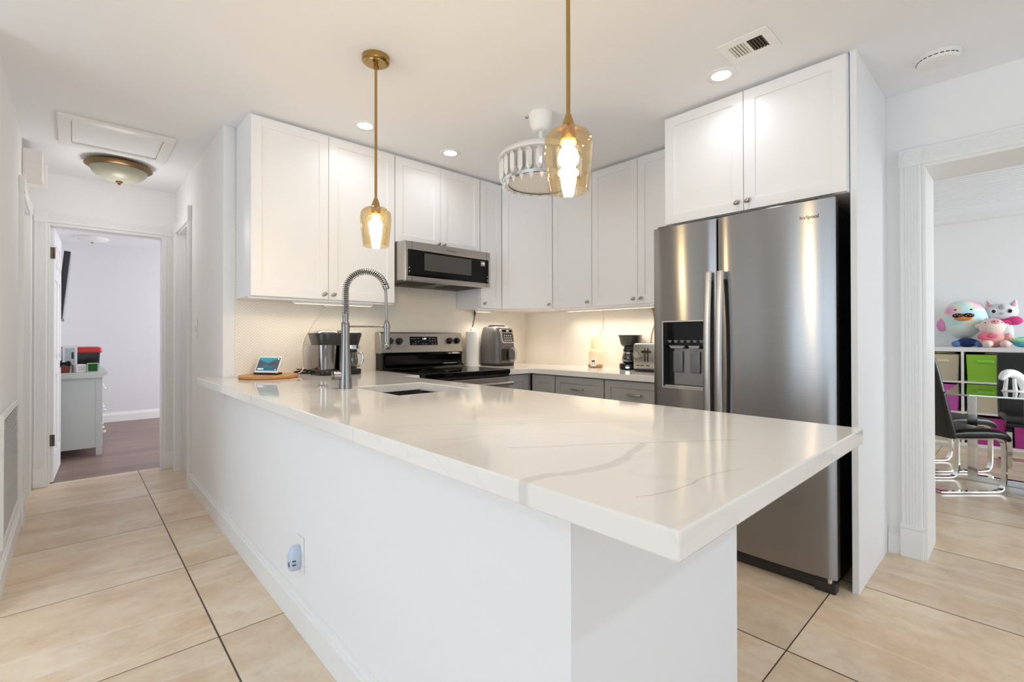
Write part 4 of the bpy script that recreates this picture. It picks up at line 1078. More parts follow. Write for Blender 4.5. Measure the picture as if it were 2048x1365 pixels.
# toaster
t = thing('toaster', 'brushed steel four slot toaster partly behind the refrigerator', 'toaster', (3.06, 1.74, Z))
bm = BM(); box(bm, 2.935, 3.19, 1.575, 1.905, Z + 0.012, Z + 0.20, 0.018, 3); tb = obj('body', bm, STEEL2, t, 50)
bm = BM()
for y in (1.66, 1.82):
    for x in (3.02, 3.10): box(bm, x - 0.014, x + 0.014, y - 0.065, y + 0.065, Z + 0.197, Z + 0.2008)
obj('slot', bm, DARK, tb)
bm = BM(); box(bm, 2.945, 3.18, 1.585, 1.895, Z, Z + 0.014, 0.003); obj('foot_base', bm, BLACK, t)
for y0 in (1.868, 1.645):
    bm = BM(); cyl(bm, (2.936, y0, Z + 0.118), (2.915, y0, Z + 0.118), 0.024, 0.021, 24); obj('browning_dial', bm, MATS['silver_plastic'], tb, 50)
for y0 in (1.806, 1.783):
    bm = BM(); box(bm, 2.9335, 2.936, y0 - 0.0035, y0 + 0.0035, Z + 0.07, Z + 0.165); obj('lever_slot', bm, DARK, tb)
bm = BM(); box(bm, 2.912, 2.934, 1.766, 1.824, Z + 0.133, Z + 0.149, 0.004); obj('lever', bm, BLACK, tb)
bm = BM()
for y0, y1 in ((1.87, 1.85), (1.84, 1.812), (1.795, 1.77)): box(bm, 2.9335, 2.936, y1, y0, Z + 0.040, Z + 0.046)
obj('button', bm, DARK, tb)
t = thing('power_cable', 'copper brown cable hanging behind the toaster by the refrigerator', 'cable', (3.21, 1.9, 1.2))
bm = BM(); tube(bm, smooth_path([(3.205, 1.905, 1.385), (3.214, 1.90, 1.32), (3.215, 1.895, 1.25), (3.215, 1.915, 1.19), (3.215, 1.925, 1.12), (3.21, 1.92, 1.03)], 8), 0.0038, 7); cb = obj('cable', bm, WIREO, t, 60)
bm = BM(); cyl(bm, (3.205, 1.905, 1.391), (3.213, 1.9, 1.35), 0.014, 0.007, 14); obj('cable_plug', bm, M('copper_plug', '#a5682f', 0.4), cb)
t = thing('spoon_rest', 'flat steel mesh rest lying at the back of the cooktop', 'spoon rest', (2.18, 3.13, 0.919))
bm = BM(); box(bm, 2.06, 2.34, 3.10, 3.15, 0.9185, 0.924, 0.002); obj('tray', bm, M('mesh_steel', '#8d8780', 0.3, 0.9, noise=0.4, nscale=160), t)

# ------------------------------------------------------------------ ceiling fittings
def pendant(label, x, y):
    t = thing('pendant_light', label, 'pendant light', (x, y, H), 0, 'brass pendants over the peninsula')
    bm = BM(); lathe(bm, [(0.0, H - 0.0005), (0.062, H - 0.0005), (0.062, H - 0.022), (0.056, H - 0.027), (0.046, H - 0.027), (0.044, H - 0.031), (0.0, H - 0.031)], x, y, 48)
    cn = obj('canopy', bm, BRASS, t, 40)
    bm = BM()
    for s in (-1, 1): cyl(bm, (x + s * 0.020, y + s * 0.020, H - 0.030), (x + s * 0.020, y + s * 0.020, H - 0.036), 0.005, 0.004, 10)
    obj('canopy_screw', bm, M('dark_brass', '#4a3016', 0.35, 0.9), cn)
    bm = BM(); cyl(bm, (x, y, 1.78), (x, y, H - 0.03), 0.0063, seg=16); cyl(bm, (x, y, H - 0.055), (x, y, H - 0.03), 0.010, seg=16); obj('rod', bm, BRASS, t)
    bm = BM(); lathe(bm, [(0.009, 1.792), (0.012, 1.782), (0.022, 1.757), (0.027, 1.752), (0.027, 1.750), (0.0, 1.750)], x, y, 36); obj('cap', bm, BRASS, t, 50)
    bm = BM(); lathe(bm, [(0.020, 1.750), (0.021, 1.722), (0.0235, 1.720), (0.0235, 1.712), (0.0, 1.711)], x, y, 28); obj('socket', bm, BRASS, t, 50)
    bm = BM()
    prof = [(0.024, 1.7505), (0.046, 1.747), (0.060, 1.738), (0.068, 1.724), (0.0705, 1.70), (0.068, 1.66), (0.0575, 1.572)]
    inner = [(r - 0.003, z) for r, z in prof[::-1]]
    lathe(bm, prof + [(0.056, 1.5705)] + inner, x, y, 56, False); obj('glass_shade', bm, AMBER, t, 60)
    bm = BM(); lathe(bm, [(0.0125, 1.7115), (0.0145, 1.700), (0.024, 1.690), (0.0300, 1.672), (0.0285, 1.655), (0.020, 1.643), (0.0, 1.640)], x, y, 28); obj('bulb', bm, BULB, t, 80)


pendant('brass pendant with an amber glass shade hanging over the sink end of the peninsula', 1.02, 2.025)
pendant('brass pendant with an amber glass shade hanging in front of the crystal fan', 1.045, 0.89)

NAMES = ('recessed downlight above the tall hall-end wall cabinet', 'recessed downlight in front of the microwave', 'recessed downlight between the ceiling vent and the refrigerator cabinet')
for (x, y), lb in zip(CANS, NAMES):
    t = thing('recessed_downlight', 'white round ' + lb, 'downlight', (x, y, H), 0, 'recessed ceiling downlights')
    bm = BM(); lathe(bm, [(0.044, H - 0.004), (0.066, H - 0.006), (0.070, H - 0.0015), (0.070, H + 0.0), (0.044, H + 0.0)], x, y, 40, False); obj('trim_ring', bm, WHITE, t, 60)
    bm = BM(); lathe(bm, [(0.0, H - 0.003), (0.047, H - 0.003), (0.047, H - 0.0005), (0.0, H - 0.0005)], x, y, 36); obj('lens', bm, LED, t)

# crystal ceiling fan light
fx_, fy_ = 1.98, 1.895
t = thing('crystal_ceiling_fan', 'white enclosed ceiling fan ringed with crystal bars', 'ceiling fan', (fx_, fy_, H))
bm = BM(); lathe(bm, [(0.0, H - 0.0005), (0.068, H - 0.0005), (0.070, H - 0.012), (0.062, H - 0.06), (0.046, H - 0.098), (0.036, H - 0.104), (0.0, H - 0.104)], fx_, fy_, 44); obj('canopy', bm, WHITE, t, 40)
bm = BM(); cyl(bm, (fx_, fy_, 2.245), (fx_, fy_, H - 0.10), 0.0125, seg=20); lathe(bm, [(0.020, 2.30), (0.024, 2.29), (0.026, 2.262), (0.038, 2.246), (0.0, 2.246)], fx_, fy_, 28); obj('down_rod', bm, WHITE, t)
bm = BM(); lathe(bm, [(0.036, 2.252), (0.10, 2.246), (0.19, 2.226), (0.240, 2.196), (0.246, 2.180), (0.242, 2.176), (0.0, 2.18)], fx_, fy_, 64); obj('blade_cover', bm, M('fan_white', '#e3e3e4', 0.3), t, 40)
bm = BM(); lathe(bm, [(0.196, 2.178), (0.206, 2.178), (0.206, 2.045), (0.196, 2.045)], fx_, fy_, 64, False); obj('drum', bm, M('drum_silver', '#d2d1d1', 0.25, 0.6), t, 50)
bm = BM(); lathe(bm, [(0.0, 2.040), (0.19, 2.040), (0.19, 2.05), (0.0, 2.05)], fx_, fy_, 64); obj('light_lens', bm, M('frosted_lens', '#e9e7e5', 0.25, noise=0.02), t)
for k in range(26):
    a = 2 * PI * k / 26; c, s = math.cos(a), math.sin(a)
    m = Matrix(((-s, c, 0, fx_ + 0.226 * c), (c, s, 0, fy_ + 0.226 * s), (0, 0, 1, 0), (0, 0, 0, 1)))
    bm = BM()
    ring_loft(bm, [[m @ Vector(p) for p in ((-w, 0, z), (0, w * 0.9, z), (w, 0, z), (0, -w * 0.7, z))] for w, z in ((0.003, 2.174), (0.017, 2.152), (0.017, 2.075), (0.003, 2.052))])
    obj('crystal_bar', bm, CRYSTAL, t, 0)
for k in range(24):
    a = 2 * PI * k / 24; p = Vector((fx_ + 0.215 * math.cos(a), fy_ + 0.215 * math.sin(a), 2.030))
    bm = BM(); cyl(bm, p + Vector((0, 0, 0.012)), p, 0.004, 0.016, 4); cyl(bm, p, p - Vector((0, 0, 0.030)), 0.016, 0.0008, 4)
    obj('crystal_drop', bm, CRYSTAL, t, 0)
bm = BM(); lathe(bm, [(0.188, 2.052), (0.224, 2.052), (0.222, 2.036), (0.205, 2.030), (0.188, 2.034)], fx_, fy_, 64, False); obj('bottom_ring', bm, CHROME, t, 50)
bm = BM(); tube(bm, smooth_path([(fx_ - 0.035, fy_ + 0.06, H - 0.001), (fx_ - 0.038, fy_ + 0.075, H - 0.012), (fx_ - 0.045, fy_ + 0.082, H - 0.003)], 5), 0.002, 6); obj('loose_wire', bm, BLACK, t)

# air vent, smoke detector, hatch, hall lamp
t = thing('ceiling_vent', 'white two-way ceiling vent with half of its slats dark', 'vent', (2.195, 0.825, H))
bm = BM(); x0, x1, y0, y1 = 2.10, 2.29, 0.72, 0.93
cells(bm, [x0, x0 + 0.045, x1 - 0.045, x1], [y0, y0 + 0.035, 0.818, 0.830, y1 - 0.035, y1], lambda i, j: not (i == 1 and j in (1, 3)), H - 0.007, H - 0.0005); fr_ = obj('vent_frame', bm, WHITE, t, bevel=0.002)
bm = BM(); box(bm, x0 + 0.044, x1 - 0.044, y0 + 0.034, 0.819, H - 0.0012, H - 0.0004); box(bm, x0 + 0.044, x1 - 0.044, 0.829, y1 - 0.034, H - 0.0012, H - 0.0004); obj('duct_opening', bm, M('duct_dark', '#2a1a10', 0.8), t)
bm = BM(); bw = BM()
for k in range(5):
    yy = y0 + 0.036 + k * 0.0128
    box(bm, x0 + 0.045, x1 - 0.045, yy, yy + 0.004, H - 0.007, H - 0.0012)
    yy = 0.832 + k * 0.0128
    box(bw, x0 + 0.045, x1 - 0.045, yy, yy + 0.0088, H - 0.0065, H - 0.003)
obj('slats_open', bm, M('duct_slat', '#5a4a3c', 0.6), t)['label'] = 'open slats showing the dark duct'
obj('slats_turned', bw, M('slat_cream', '#ded8cf', 0.5), t)
t = thing('smoke_detector', 'round white smoke detector on the ceiling near the dining opening', 'smoke detector', (2.92, 0.265, H))
bm = BM(); lathe(bm, [(0.0, H - 0.0005), (0.082, H - 0.0005), (0.082, H - 0.010), (0.078, H - 0.013), (0.076, H - 0.026), (0.070, H - 0.032), (0.0, H - 0.034)], 2.92, 0.265, 48); sd = obj('housing', bm, M('detector_white', '#eceae8', 0.5), t, 40)
bm = BM()
for k in range(5, 17):
    a = 2 * PI * k / 24; cyl(bm, (2.92 + 0.0772 * math.cos(a - 0.09), 0.265 + 0.0772 * math.sin(a - 0.09), H - 0.020), (2.92 + 0.0772 * math.cos(a + 0.09), 0.265 + 0.0772 * math.sin(a + 0.09), H - 0.020), 0.0022, seg=6)
obj('sounder_slot', bm, M('slot_grey', '#4b4743', 0.7), sd)
t = thing('attic_hatch', 'white framed attic hatch in the hall ceiling', 'hatch', (0.21, 4.0, H))
bm = BM(); cells(bm, [-0.075, -0.015, 0.43, 0.488], [3.725, 3.785, 4.225, 4.285], lambda i, j: not (i == 1 and j == 1), H - 0.020, H - 0.0005); obj('hatch_frame', bm, TRIM, t, bevel=0.003)
bm = BM(); box(bm, -0.011, 0.426, 3.789, 4.221, H - 0.007, H - 0.0005); obj('hatch_panel', bm, CEIL, t)
lx, ly = 0.245, 4.545
t = thing('flush_ceiling_light', 'antique brass flush ceiling light with a frosted bowl in the hall', 'ceiling light', (lx, ly, H))
bm = BM(); lathe(bm, [(0.0, H - 0.0005), (0.150, H - 0.0005), (0.168, H - 0.010), (0.196, H - 0.022), (0.199, H - 0.034), (0.190, H - 0.040), (0.176, H - 0.050), (0.160, H - 0.052), (0.0, H - 0.050)], lx, ly, 56); obj('pan', bm, M('antique_brass', '#7c6442', 0.35, 0.85, noise=0.12, nscale=25), t, 40)
bm = BM(); lathe(bm, [(0.166, H - 0.051), (0.160, H - 0.075), (0.130, H - 0.105), (0.085, H - 0.126), (0.03, H - 0.134), (0.0, H - 0.135)], lx, ly, 48, False); obj('bowl', bm, M('frosted_bowl', '#a9a795', 0.35, noise=0.12, nscale=9), t, 60)
bm = BM(); lathe(bm, [(0.0, H - 0.132), (0.022, H - 0.134), (0.020, H - 0.142), (0.008, H - 0.147), (0.009, H - 0.155), (0.005, H - 0.162), (0.0, H - 0.163)], lx, ly, 24); obj('finial', bm, MATS['antique_brass'], t, 50)

# ------------------------------------------------------------------ hall fittings
t = thing('door_chime', 'white rectangular chime box high on the hall wall at the side doorway', 'chime', (-0.2, 4.5, 2.21))
bm = BM(); box(bm, -0.249, -0.155, 4.42, 4.60, 2.215, 2.395, 0.004); obj('chime_cover', bm, M('chime_white', '#ece6e2', 0.5), t)
bm = BM(); box(bm, -0.249, -0.135, 4.604, 4.615, 2.19, 2.36, 0.002); obj('back_plate', bm, WHITE, t)
t = thing('return_air_grille', 'white louvred return air grille low on the hall wall', 'vent', (-0.25, 3.7, 0.17))
bm = BM(); gm = Matrix(((0, 0, 1, -0.2495), (1, 0, 0, 0), (0, 1, 0, 0), (0, 0, 0, 1)))
cells(bm, [3.20, 3.235, 4.005, 4.04], [0.17, 0.205, 0.765, 0.80], lambda i, j: not (i == 1 and j == 1), 0, 0.014, gm); gf = obj('grille_frame', bm, TRIM, t, bevel=0.003)
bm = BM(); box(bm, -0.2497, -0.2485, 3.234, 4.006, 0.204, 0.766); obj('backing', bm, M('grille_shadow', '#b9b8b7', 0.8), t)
bm = BM()
for k in range(36):
    z = 0.209 + k * 0.0153
    prism(bm, [(-0.2485, z), (-0.2375, z + 0.006), (-0.2375, z + 0.0085), (-0.2485, z + 0.0025)], 1, 3.236, 4.004)
obj('louvers', bm, TRIM, gf)
t = thing('light_switch', 'white switch plate on the hall wall by the end of the counter', 'switch', (0.66, 4.13, 1.22))
bm = BM(); box(bm, 0.659, 0.6645, 4.095, 4.168, 1.157, 1.287, 0.002); sp_ = obj('switch_plate', bm, WHITE, t)
bm = BM(); box(bm, 0.654, 0.66, 4.122, 4.142, 1.20, 1.244, 0.002); obj('toggle', bm, WHITE, sp_)
t = thing('wall_outlet', 'white outlet plate on the peninsula wall above the baseboard', 'outlet', (0.665, 1.96, 0.30))
bm = BM(); box(bm, 0.6625, 0.6675, 1.925, 1.998, 0.215, 0.362, 0.002); obj('outlet_plate', bm, WHITE, t)
t = thing('plug_in_air_freshener', 'pale blue plug-in air freshener in the outlet', 'air freshener', (0.64, 1.965, 0.28))
PB = M('pale_blue_plastic', '#c3cfe2', 0.3, noise=0.02)
bm = BM()
secs = []
for x, w, h, dz in ((0.6622, 0.052, 0.092, 0), (0.655, 0.056, 0.100, 0), (0.640, 0.055, 0.100, 0), (0.628, 0.046, 0.086, -0.003), (0.620, 0.030, 0.060, -0.006), (0.617, 0.010, 0.02, -0.008)):
    secs.append([Vector((x, 1.965 + w / 2 * math.cos(2 * PI * i / 32), 0.279 + dz + h / 2 * math.sin(2 * PI * i / 32) * (1.0 if math.sin(2 * PI * i / 32) < 0 else 1.05))) for i in range(32)])
ring_loft(bm, secs); af = obj('freshener_body', bm, PB, t, 60)
SLOT = M('slot_blue', '#39405e', 0.6)
for q in range(3):
    bm = BM(); box(bm, 0.624, 0.640, 1.9865 + 0.001 * q, 1.9925, 0.268 + q * 0.007, 0.2705 + q * 0.007); obj('vent_slot', bm, SLOT, af)
for z in (0.262, 0.277):
    bm = BM(); box(bm, 0.628, 0.641, 1.936, 1.943, z, z + 0.0035); obj('vent_slot', bm, SLOT, af)
bm = BM(); box(bm, 0.618, 0.626, 1.950, 1.956, 0.258, 0.276); obj('dial_slot', bm, SLOT, af)

# ------------------------------------------------------------------ bedroom
PALE = M('dresser_paint', '#ccd3d0', 0.45, noise=0.02)
t = thing('dresser', 'pale grey green dresser standing behind the bedroom door', 'dresser', (-0.03, 6.85, 0))
bm = BM(); box(bm, -0.285, 0.205, 6.225, 7.55, 0.075, 0.775); box(bm, 0.165, 0.212, 6.220, 6.262, 0, 0.775); box(bm, 0.165, 0.212, 7.51, 7.555, 0, 0.775); box(bm, -0.285, -0.24, 6.220, 6.262, 0, 0.775); box(bm, -0.285, -0.24, 7.51, 7.555, 0, 0.775); obj('carcass', bm, PALE, t)
bm = BM()
prism(bm, [(0.205, 0.765), (0.228, 0.785), (0.245, 0.79), (0.250, 0.800), (0.250, 0.818), (-0.288, 0.818), (-0.288, 0.765)], 1, 6.190, 7.585); box(bm, -0.288, 0.216, 6.206, 7.57, 0.755, 0.785, 0.004); obj('top', bm, PALE, t)
for k, (z0, z1) in enumerate(((0.09, 0.30), (0.31, 0.52), (0.53, 0.745))):
    for y0, y1 in ((6.275, 6.88), (6.895, 7.50)):
        bm = BM(); box(bm, 0.204, 0.216, y0, y1, z0, z1, 0.003); dd = obj('drawer', bm, PALE, t)
        for yy in (y0 + 0.14, y1 - 0.14):
            bm = BM(); cyl(bm, (0.215, yy, (z0 + z1) / 2), (0.230, yy, (z0 + z1) / 2), 0.006, seg=12); ball(bm, (0.236, yy, (z0 + z1) / 2), 0.013, u=14, v=8); obj('knob', bm, WHITE, dd)
zt = 0.8185
t = thing('storage_tote', 'dark clear storage tote with a bright red lid on the dresser', 'storage box', (0.10, 6.75, zt))
bm = BM(); ring_loft(bm, [[Vector((px, py, z)) for px, py in rrect(w, d, 0.02, 4, 0.05, 6.80)] for w, d, z in ((0.29, 0.52, zt), (0.31, 0.55, zt + 0.185))]); obj('tub', bm, M('dark_tub', '#1b1f24', 0.15), t)
bm = BM(); ring_loft(bm, [[Vector((px, py, z)) for px, py in rrect(w, d, 0.03, 4, 0.05, 6.80)] for w, d, z in ((0.335, 0.575, zt + 0.185), (0.345, 0.585, zt + 0.195), (0.335, 0.575, zt + 0.235), (0.30, 0.54, zt + 0.242))]); obj('lid', bm, M('red_plastic', '#c81e1e', 0.35), t)['label'] = 'bright red lid'
t = thing('picture_box', 'white frame box with a small sketch standing on the dresser', 'picture frame', (-0.035, 6.42, zt))
bm = BM(); box(bm, -0.080, 0.028, 6.405, 6.45, zt, zt + 0.262, 0.003); pb = obj('frame', bm, M('frame_white', '#e4eaee', 0.4), t)
bm = BM(); box(bm, -0.062, 0.010, 6.4035, 6.406, zt + 0.03, zt + 0.235); obj('picture', bm, M('picture_grey', '#b9c4c9', 0.5, noise=0.5, nscale=55), pb)
bm = BM(); box(bm, -0.014, 0.003, 6.402, 6.404, zt + 0.13, zt + 0.195); obj('dark_patch', bm, M('picture_navy', '#252c46', 0.5), pb)
t = thing('picture_box', 'pale blue box with a dark square half hidden by the bedroom door', 'picture frame', (-0.15, 6.46, zt))
bm = BM(); box(bm, -0.21, -0.084, 6.44, 6.50, zt, zt + 0.235, 0.003); pb = obj('frame', bm, M('frame_blue', '#c3d6e6', 0.4), t)
bm = BM(); box(bm, -0.155, -0.100, 6.4385, 6.441, zt + 0.09, zt + 0.165); obj('picture', bm, MATS['picture_navy'], pb)
t = thing('brown_pot', 'small brown square pot on the dresser beside the door knob', 'pot', (-0.09, 6.30, zt))
bm = BM(); ring_loft(bm, [[Vector((px, py, z)) for px, py in rrect(w, w, 0.008, 3, -0.075, 6.30)] for w, z in ((0.095, zt), (0.112, zt + 0.078))]); box(bm, -0.136, -0.014, 6.239, 6.361, zt + 0.078, zt + 0.086, 0.003); obj('pot', bm, M('brown_clay', '#7a3a2b', 0.5, noise=0.15), t)
t = thing('white_cube', 'small white printed box on the front edge of the dresser', 'box', (0.045, 6.28, zt))
bm = BM(); mw = Matrix.Translation((0.042, 6.285, zt)) @ Matrix.Rotation(0.42, 4, 'Z'); box(bm, -0.042, 0.042, -0.042, 0.042, 0, 0.078, 0.003, 1, mw); wc = obj('box', bm, M('cream_card', '#dfdbdb', 0.6, noise=0.06, nscale=60), t)
bm = BM(); box(bm, -0.028, 0.028, -0.0427, -0.0418, 0.018, 0.06, 0, 2, mw); obj('print', bm, M('card_print', '#c8bfc0', 0.6, noise=0.3, nscale=90), wc)
t = thing('green_planter', 'small square box planter of dense green grass on the dresser', 'planter', (0.14, 6.30, zt))
bm = BM(); box(bm, 0.098, 0.184, 6.25, 6.335, zt, zt + 0.086, 0.002); gp = obj('box', bm, M('pale_green', '#a9c9ab', 0.5), t)
bm = BM(); box(bm, 0.106, 0.176, 6.2485, 6.251, zt + 0.008, zt + 0.080); obj('grass_face', bm, M('grass_green', '#1f5a24', 0.8, noise=0.5, nscale=220), gp)
t = thing('television', 'black flat television tilted on the bedroom wall', 'television', (-0.12, 6.9, 1.67))
mw = Matrix.Translation((-0.075, 0, 1.68)) @ Matrix.Rotation(math.radians(5.0), 4, 'Y')
bm = BM(); box(bm, -0.025, 0.025, 6.42, 7.55, -0.335, 0.335, 0.004, 1, mw); tv = obj('housing', bm, M('tv_black', '#14161f', 0.3), t)
bm = BM(); box(bm, 0.0245, 0.0262, 6.435, 7.535, -0.32, 0.32, 0, 2, mw); obj('screen', bm, GLOSSBLACK, tv)
bm = BM(); box(bm, -0.065, -0.024, 6.55, 7.42, -0.30, 0.12, 0.006, 1, mw); obj('back_cover', bm, MATS['tv_black'], tv)
bm = BM(); box(bm, -0.30, -0.285, 6.85, 7.15, 1.55, 1.85); box(bm, -0.29, -0.16, 6.97, 7.03, 1.66, 1.72); obj('wall_mount', bm, DSTEEL, t)
t = thing('bedroom_ceiling_light', 'small white flush ceiling light in the bedroom', 'ceiling light', (0.17, 8.05, 2.43))
bm = BM(); lathe(bm, [(0.0, 2.4295), (0.16, 2.4295), (0.165, 2.415), (0.13, 2.39), (0.06, 2.375), (0.0, 2.373)], 0.17, 8.05, 40); obj('bowl', bm, WHITE, t, 60)
bm = BM(); lathe(bm, [(0.010, 2.376), (0.014, 2.366), (0.0, 2.352)], 0.17, 8.05, 16); obj('finial', bm, NICKEL, t)
d = bpy.data.lights.new('hall_lamp', 'POINT'); d.energy = 1.5; d.color = (1.0, 0.97, 0.94); d.shadow_soft_size = 0.10
o = bpy.data.objects.new('hall_lamp', d); o.location = (lx, ly, 2.06); C.objects.link(o)

# ------------------------------------------------------------------ dining room
t = thing('cube_shelf', 'white cube shelf three rows high against the dining room wall', 'shelf', (6.92, -0.1, 0))
SX0, SX1 = 6.735, 7.105
ys = [0.775 - 0.334 * k for k in range(6)]
bm = BM(); box(bm, SX0, SX1, ys[-1] - 0.02, ys[0] + 0.02, 1.0, 1.045); obj('top_board', bm, WHITE, t, bevel=0.002)
bm = BM(); box(bm, SX0, SX1, ys[-1] - 0.02, ys[0] + 0.02, 0.03, 0.06); box(bm, SX0 + 0.02, SX1, ys[-1], ys[0], 0, 0.03); obj('bottom_board', bm, WHITE, t, bevel=0.002)
for k, y in enumerate(ys):
    w = 0.02 if k in (0, 5) else 0.010
    bm = BM(); box(bm, SX0, SX1, y - w, y + w, 0.06, 1.0); obj('upright', bm, WHITE, t, bevel=0.001)
for k in range(5):
    for z in (0.372, 0.686):
        bm = BM(); box(bm, SX0 + 0.002, SX1, ys[k + 1] + 0.0105, ys[k] - 0.0105, z - 0.009, z + 0.009); obj('shelf_board', bm, WHITE, t)
bm = BM(); box(bm, SX1 - 0.004, SX1, ys[-1], ys[0], 0.06, 1.0); obj('back_panel', bm, M('shelf_back', '#2a2726', 0.8), t)

FAB = {'tan': '#cfc4ac', 'green': '#93c83e', 'pink': '#cf63bb', 'plum': '#b23a8d', 'black': '#1a1a1a'}


def bin_(col, k, row, label, h=0.275, tag_text=None, handle=True):
    z = (0.0605, 0.3815, 0.6955)[row]; y0, y1 = ys[k + 1] + 0.026, ys[k] - 0.026; yc = (y0 + y1) / 2; hh = h if row else min(h, 0.29)
    t = thing('fabric_bin', label, 'storage bin', (6.9, yc, z), 0, 'fabric bins in the cube shelf')
    mt_ = M('fabric_' + col, FAB[col], 0.85, noise=0.06, nscale=160, bump=0.15)
    bm = BM(); w = (y1 - y0)
    ring_loft(bm, [[Vector((px, py, zz)) for px, py in rrect(d, ww, 0.012, 3, 6.915, yc)] for d, ww, zz in ((0.29, w * 0.93, z), (0.315, w, z + hh), (0.305, w - 0.01, z + hh), (0.29, w * 0.92, z + 0.06))]); b = obj('bin', bm, mt_, t)
    x = 6.915 - 0.155
    if handle:
        bm = BM(); box(bm, x - 0.012, x + 0.012, yc - 0.062, yc + 0.062, z + hh * 0.70, z + hh * 0.80, 0.006, 1); obj('handle', bm, M('handle_' + col, {'tan': '#e6dcb4', 'green': '#8ed84a', 'pink': '#de74cc', 'plum': '#c04a9c', 'black': '#242424'}[col], 0.7), b)
    if tag_text:
        bm = BM(); box(bm, x - 0.006, x + 0.004, yc - 0.11, yc + 0.11, z + hh * 0.62, z + hh * 0.82, 0.001, 1); lb = obj('label_card', bm, M('label_cream', '#efe8cf', 0.6), b)
        bm = text_bm(tag_text, 0.034, face_mtx(UY, OX, (x - 0.0066, yc, z + hh * 0.72))); obj('label_lettering', bm, M('label_grey', '#8d8a86', 0.6), lb)
    return t


bin_('tan', 0, 2, 'tan fabric bin on the top row of the cube shelf')
bin_('green', 1, 2, 'bright green fabric bin on the top row of the cube shelf')
bin_('pink', 0, 1, 'pink fabric bin on the middle row below the tan bin')
bin_('tan', 1, 1, 'tan fabric bin with a lettered card on the middle row', tag_text='STKATOY', handle=False)
bin_('tan', 0, 0, 'tan fabric bin on the bottom row of the cube shelf')
bin_('plum', 1, 0, 'plum pink fabric bin on the bottom row under the lettered bin')
bin_('plum', 2, 0, 'plum pink fabric bin on the bottom row at the frame edge')
bin_('black', 2, 2, 'black fabric bin on the top row behind the chair back')
t = thing('folded_cloth', 'crumpled pale yellow cloth lying on top of the tan bin', 'cloth', (6.85, 0.6, 0.97))
bm = BM(); ball(bm, (6.86, 0.62, 0.985), (0.10, 0.11, 0.0142)); ball(bm, (6.84, 0.54, 0.983), (0.06, 0.05, 0.012)); obj('cloth', bm, M('yellow_cloth', '#d8cf8e', 0.9, noise=0.15, nscale=40), t)
t = thing('pink_doll_cloth', 'small pink cloth poking out of the green bin', 'cloth', (6.83, 0.2, 0.97))
bm = BM(); ball(bm, (6.83, 0.20, 0.983), (0.05, 0.085, 0.0122)); ball(bm, (6.80, 0.135, 0.985), (0.02, 0.022, 0.0138)); obj('cloth', bm, M('pink_cloth', '#e2a8a6', 0.9, noise=0.15, nscale=40), t)

# plush toys on top of the shelf
ZT = 1.0455


def plush(col, nm): return M(nm, col, 0.95, noise=0.07, nscale=55, bump=0.3)


def m_pastel():
    g = NT('pastel_plush'); co, x, y, z = g.xyz()
    n = g.n('ShaderNodeTexNoise', _Scale=6.5, _Detail=1.0); g.l(co, n.inputs['Vector'])
    rp = g.n('ShaderNodeValToRGB'); e = rp.color_ramp.elements; e[0].position = 0.36; e[0].color = lin('#b8dfe2'); e[1].position = 0.68; e[1].color = lin('#e59ac2')
    for p_, c_ in ((0.46, '#cfe9e6'), (0.52, '#e6ddc4'), (0.58, '#e9bcd6')): rp.color_ramp.elements.new(p_).color = lin(c_)
    g.l(n.outputs[0], rp.inputs[0])
    belly = g.math('LESS_THAN', z, 0.145)
    g.l(g.mix(belly, rp.outputs[0], lin('#dbe9e6')), g.b.inputs['Base Color']); g.b.inputs['Roughness'].default_value = 0.95
    return g.m


t = thing('round_plush', 'large round pastel plush with a chocolate glazed beak on the shelf', 'plush toy', (6.93, 0.445, ZT + 0.085), math.radians(-86), local=True)
bm = BM(); ball(bm, (0, 0, 0.205), (0.19, 0.15, 0.205), u=36, v=24); by = obj('body', bm, m_pastel(), t, 80)
bm = BM()
for s in (-1, 1): ball(bm, (s * 0.058, -0.118, 0.305), (0.014, 0.008, 0.009), u=12, v=8)
obj('eye', bm, BLACK, by)
bm = BM(); ball(bm, (0, -0.150, 0.222), (0.070, 0.022, 0.034)); obj('beak_lower', bm, plush('#d98a4e', 'orange_plush'), by)
bm = BM()
for s in (-1, 1): ball(bm, (s * 0.038, -0.158, 0.244), (0.046, 0.02, 0.024))
bk_ = obj('beak_upper', bm, plush('#33191a', 'chocolate_plush'), by)
bm = BM()
for x, z in ((-.085, .255), (-.06, .262), (-.04, .248), (-.02, .258), (.03, .25), (.05, .262), (.07, .25), (.09, .256)): ball(bm, (x * 0.74, -0.1775, z - 0.008), (0.004, 0.003, 0.004), u=8, v=6)
obj('sprinkle', bm, M('sprinkle_pink', '#e9c3c0', 0.7), bk_)
for s in (-1, 1):
    bm = BM(); ball(bm, (s * 0.165, -0.05, 0.150), (0.045, 0.05, 0.07)); obj('flipper', bm, plush('#dc8fc0', 'pink_plush_flipper'), by, 80)
t = thing('cat_plush', 'pale grey and white cat plush with pink ears at the back of the shelf', 'plush toy', (7.02, 0.165, ZT), math.radians(-86), local=True)
CW = plush('#d5dadc', 'cat_white')
bm = BM(); ball(bm, (0, 0, 0.15), (0.09, 0.07, 0.149)); ball(bm, (0, -0.02, 0.365), (0.125, 0.08, 0.09), u=28, v=18)
for s in (-1, 1): cyl(bm, (s * 0.08, -0.015, 0.415), (s * 0.102, -0.015, 0.485), 0.042, 0.008, 14)
cb_ = obj('body', bm, CW, t, 80)
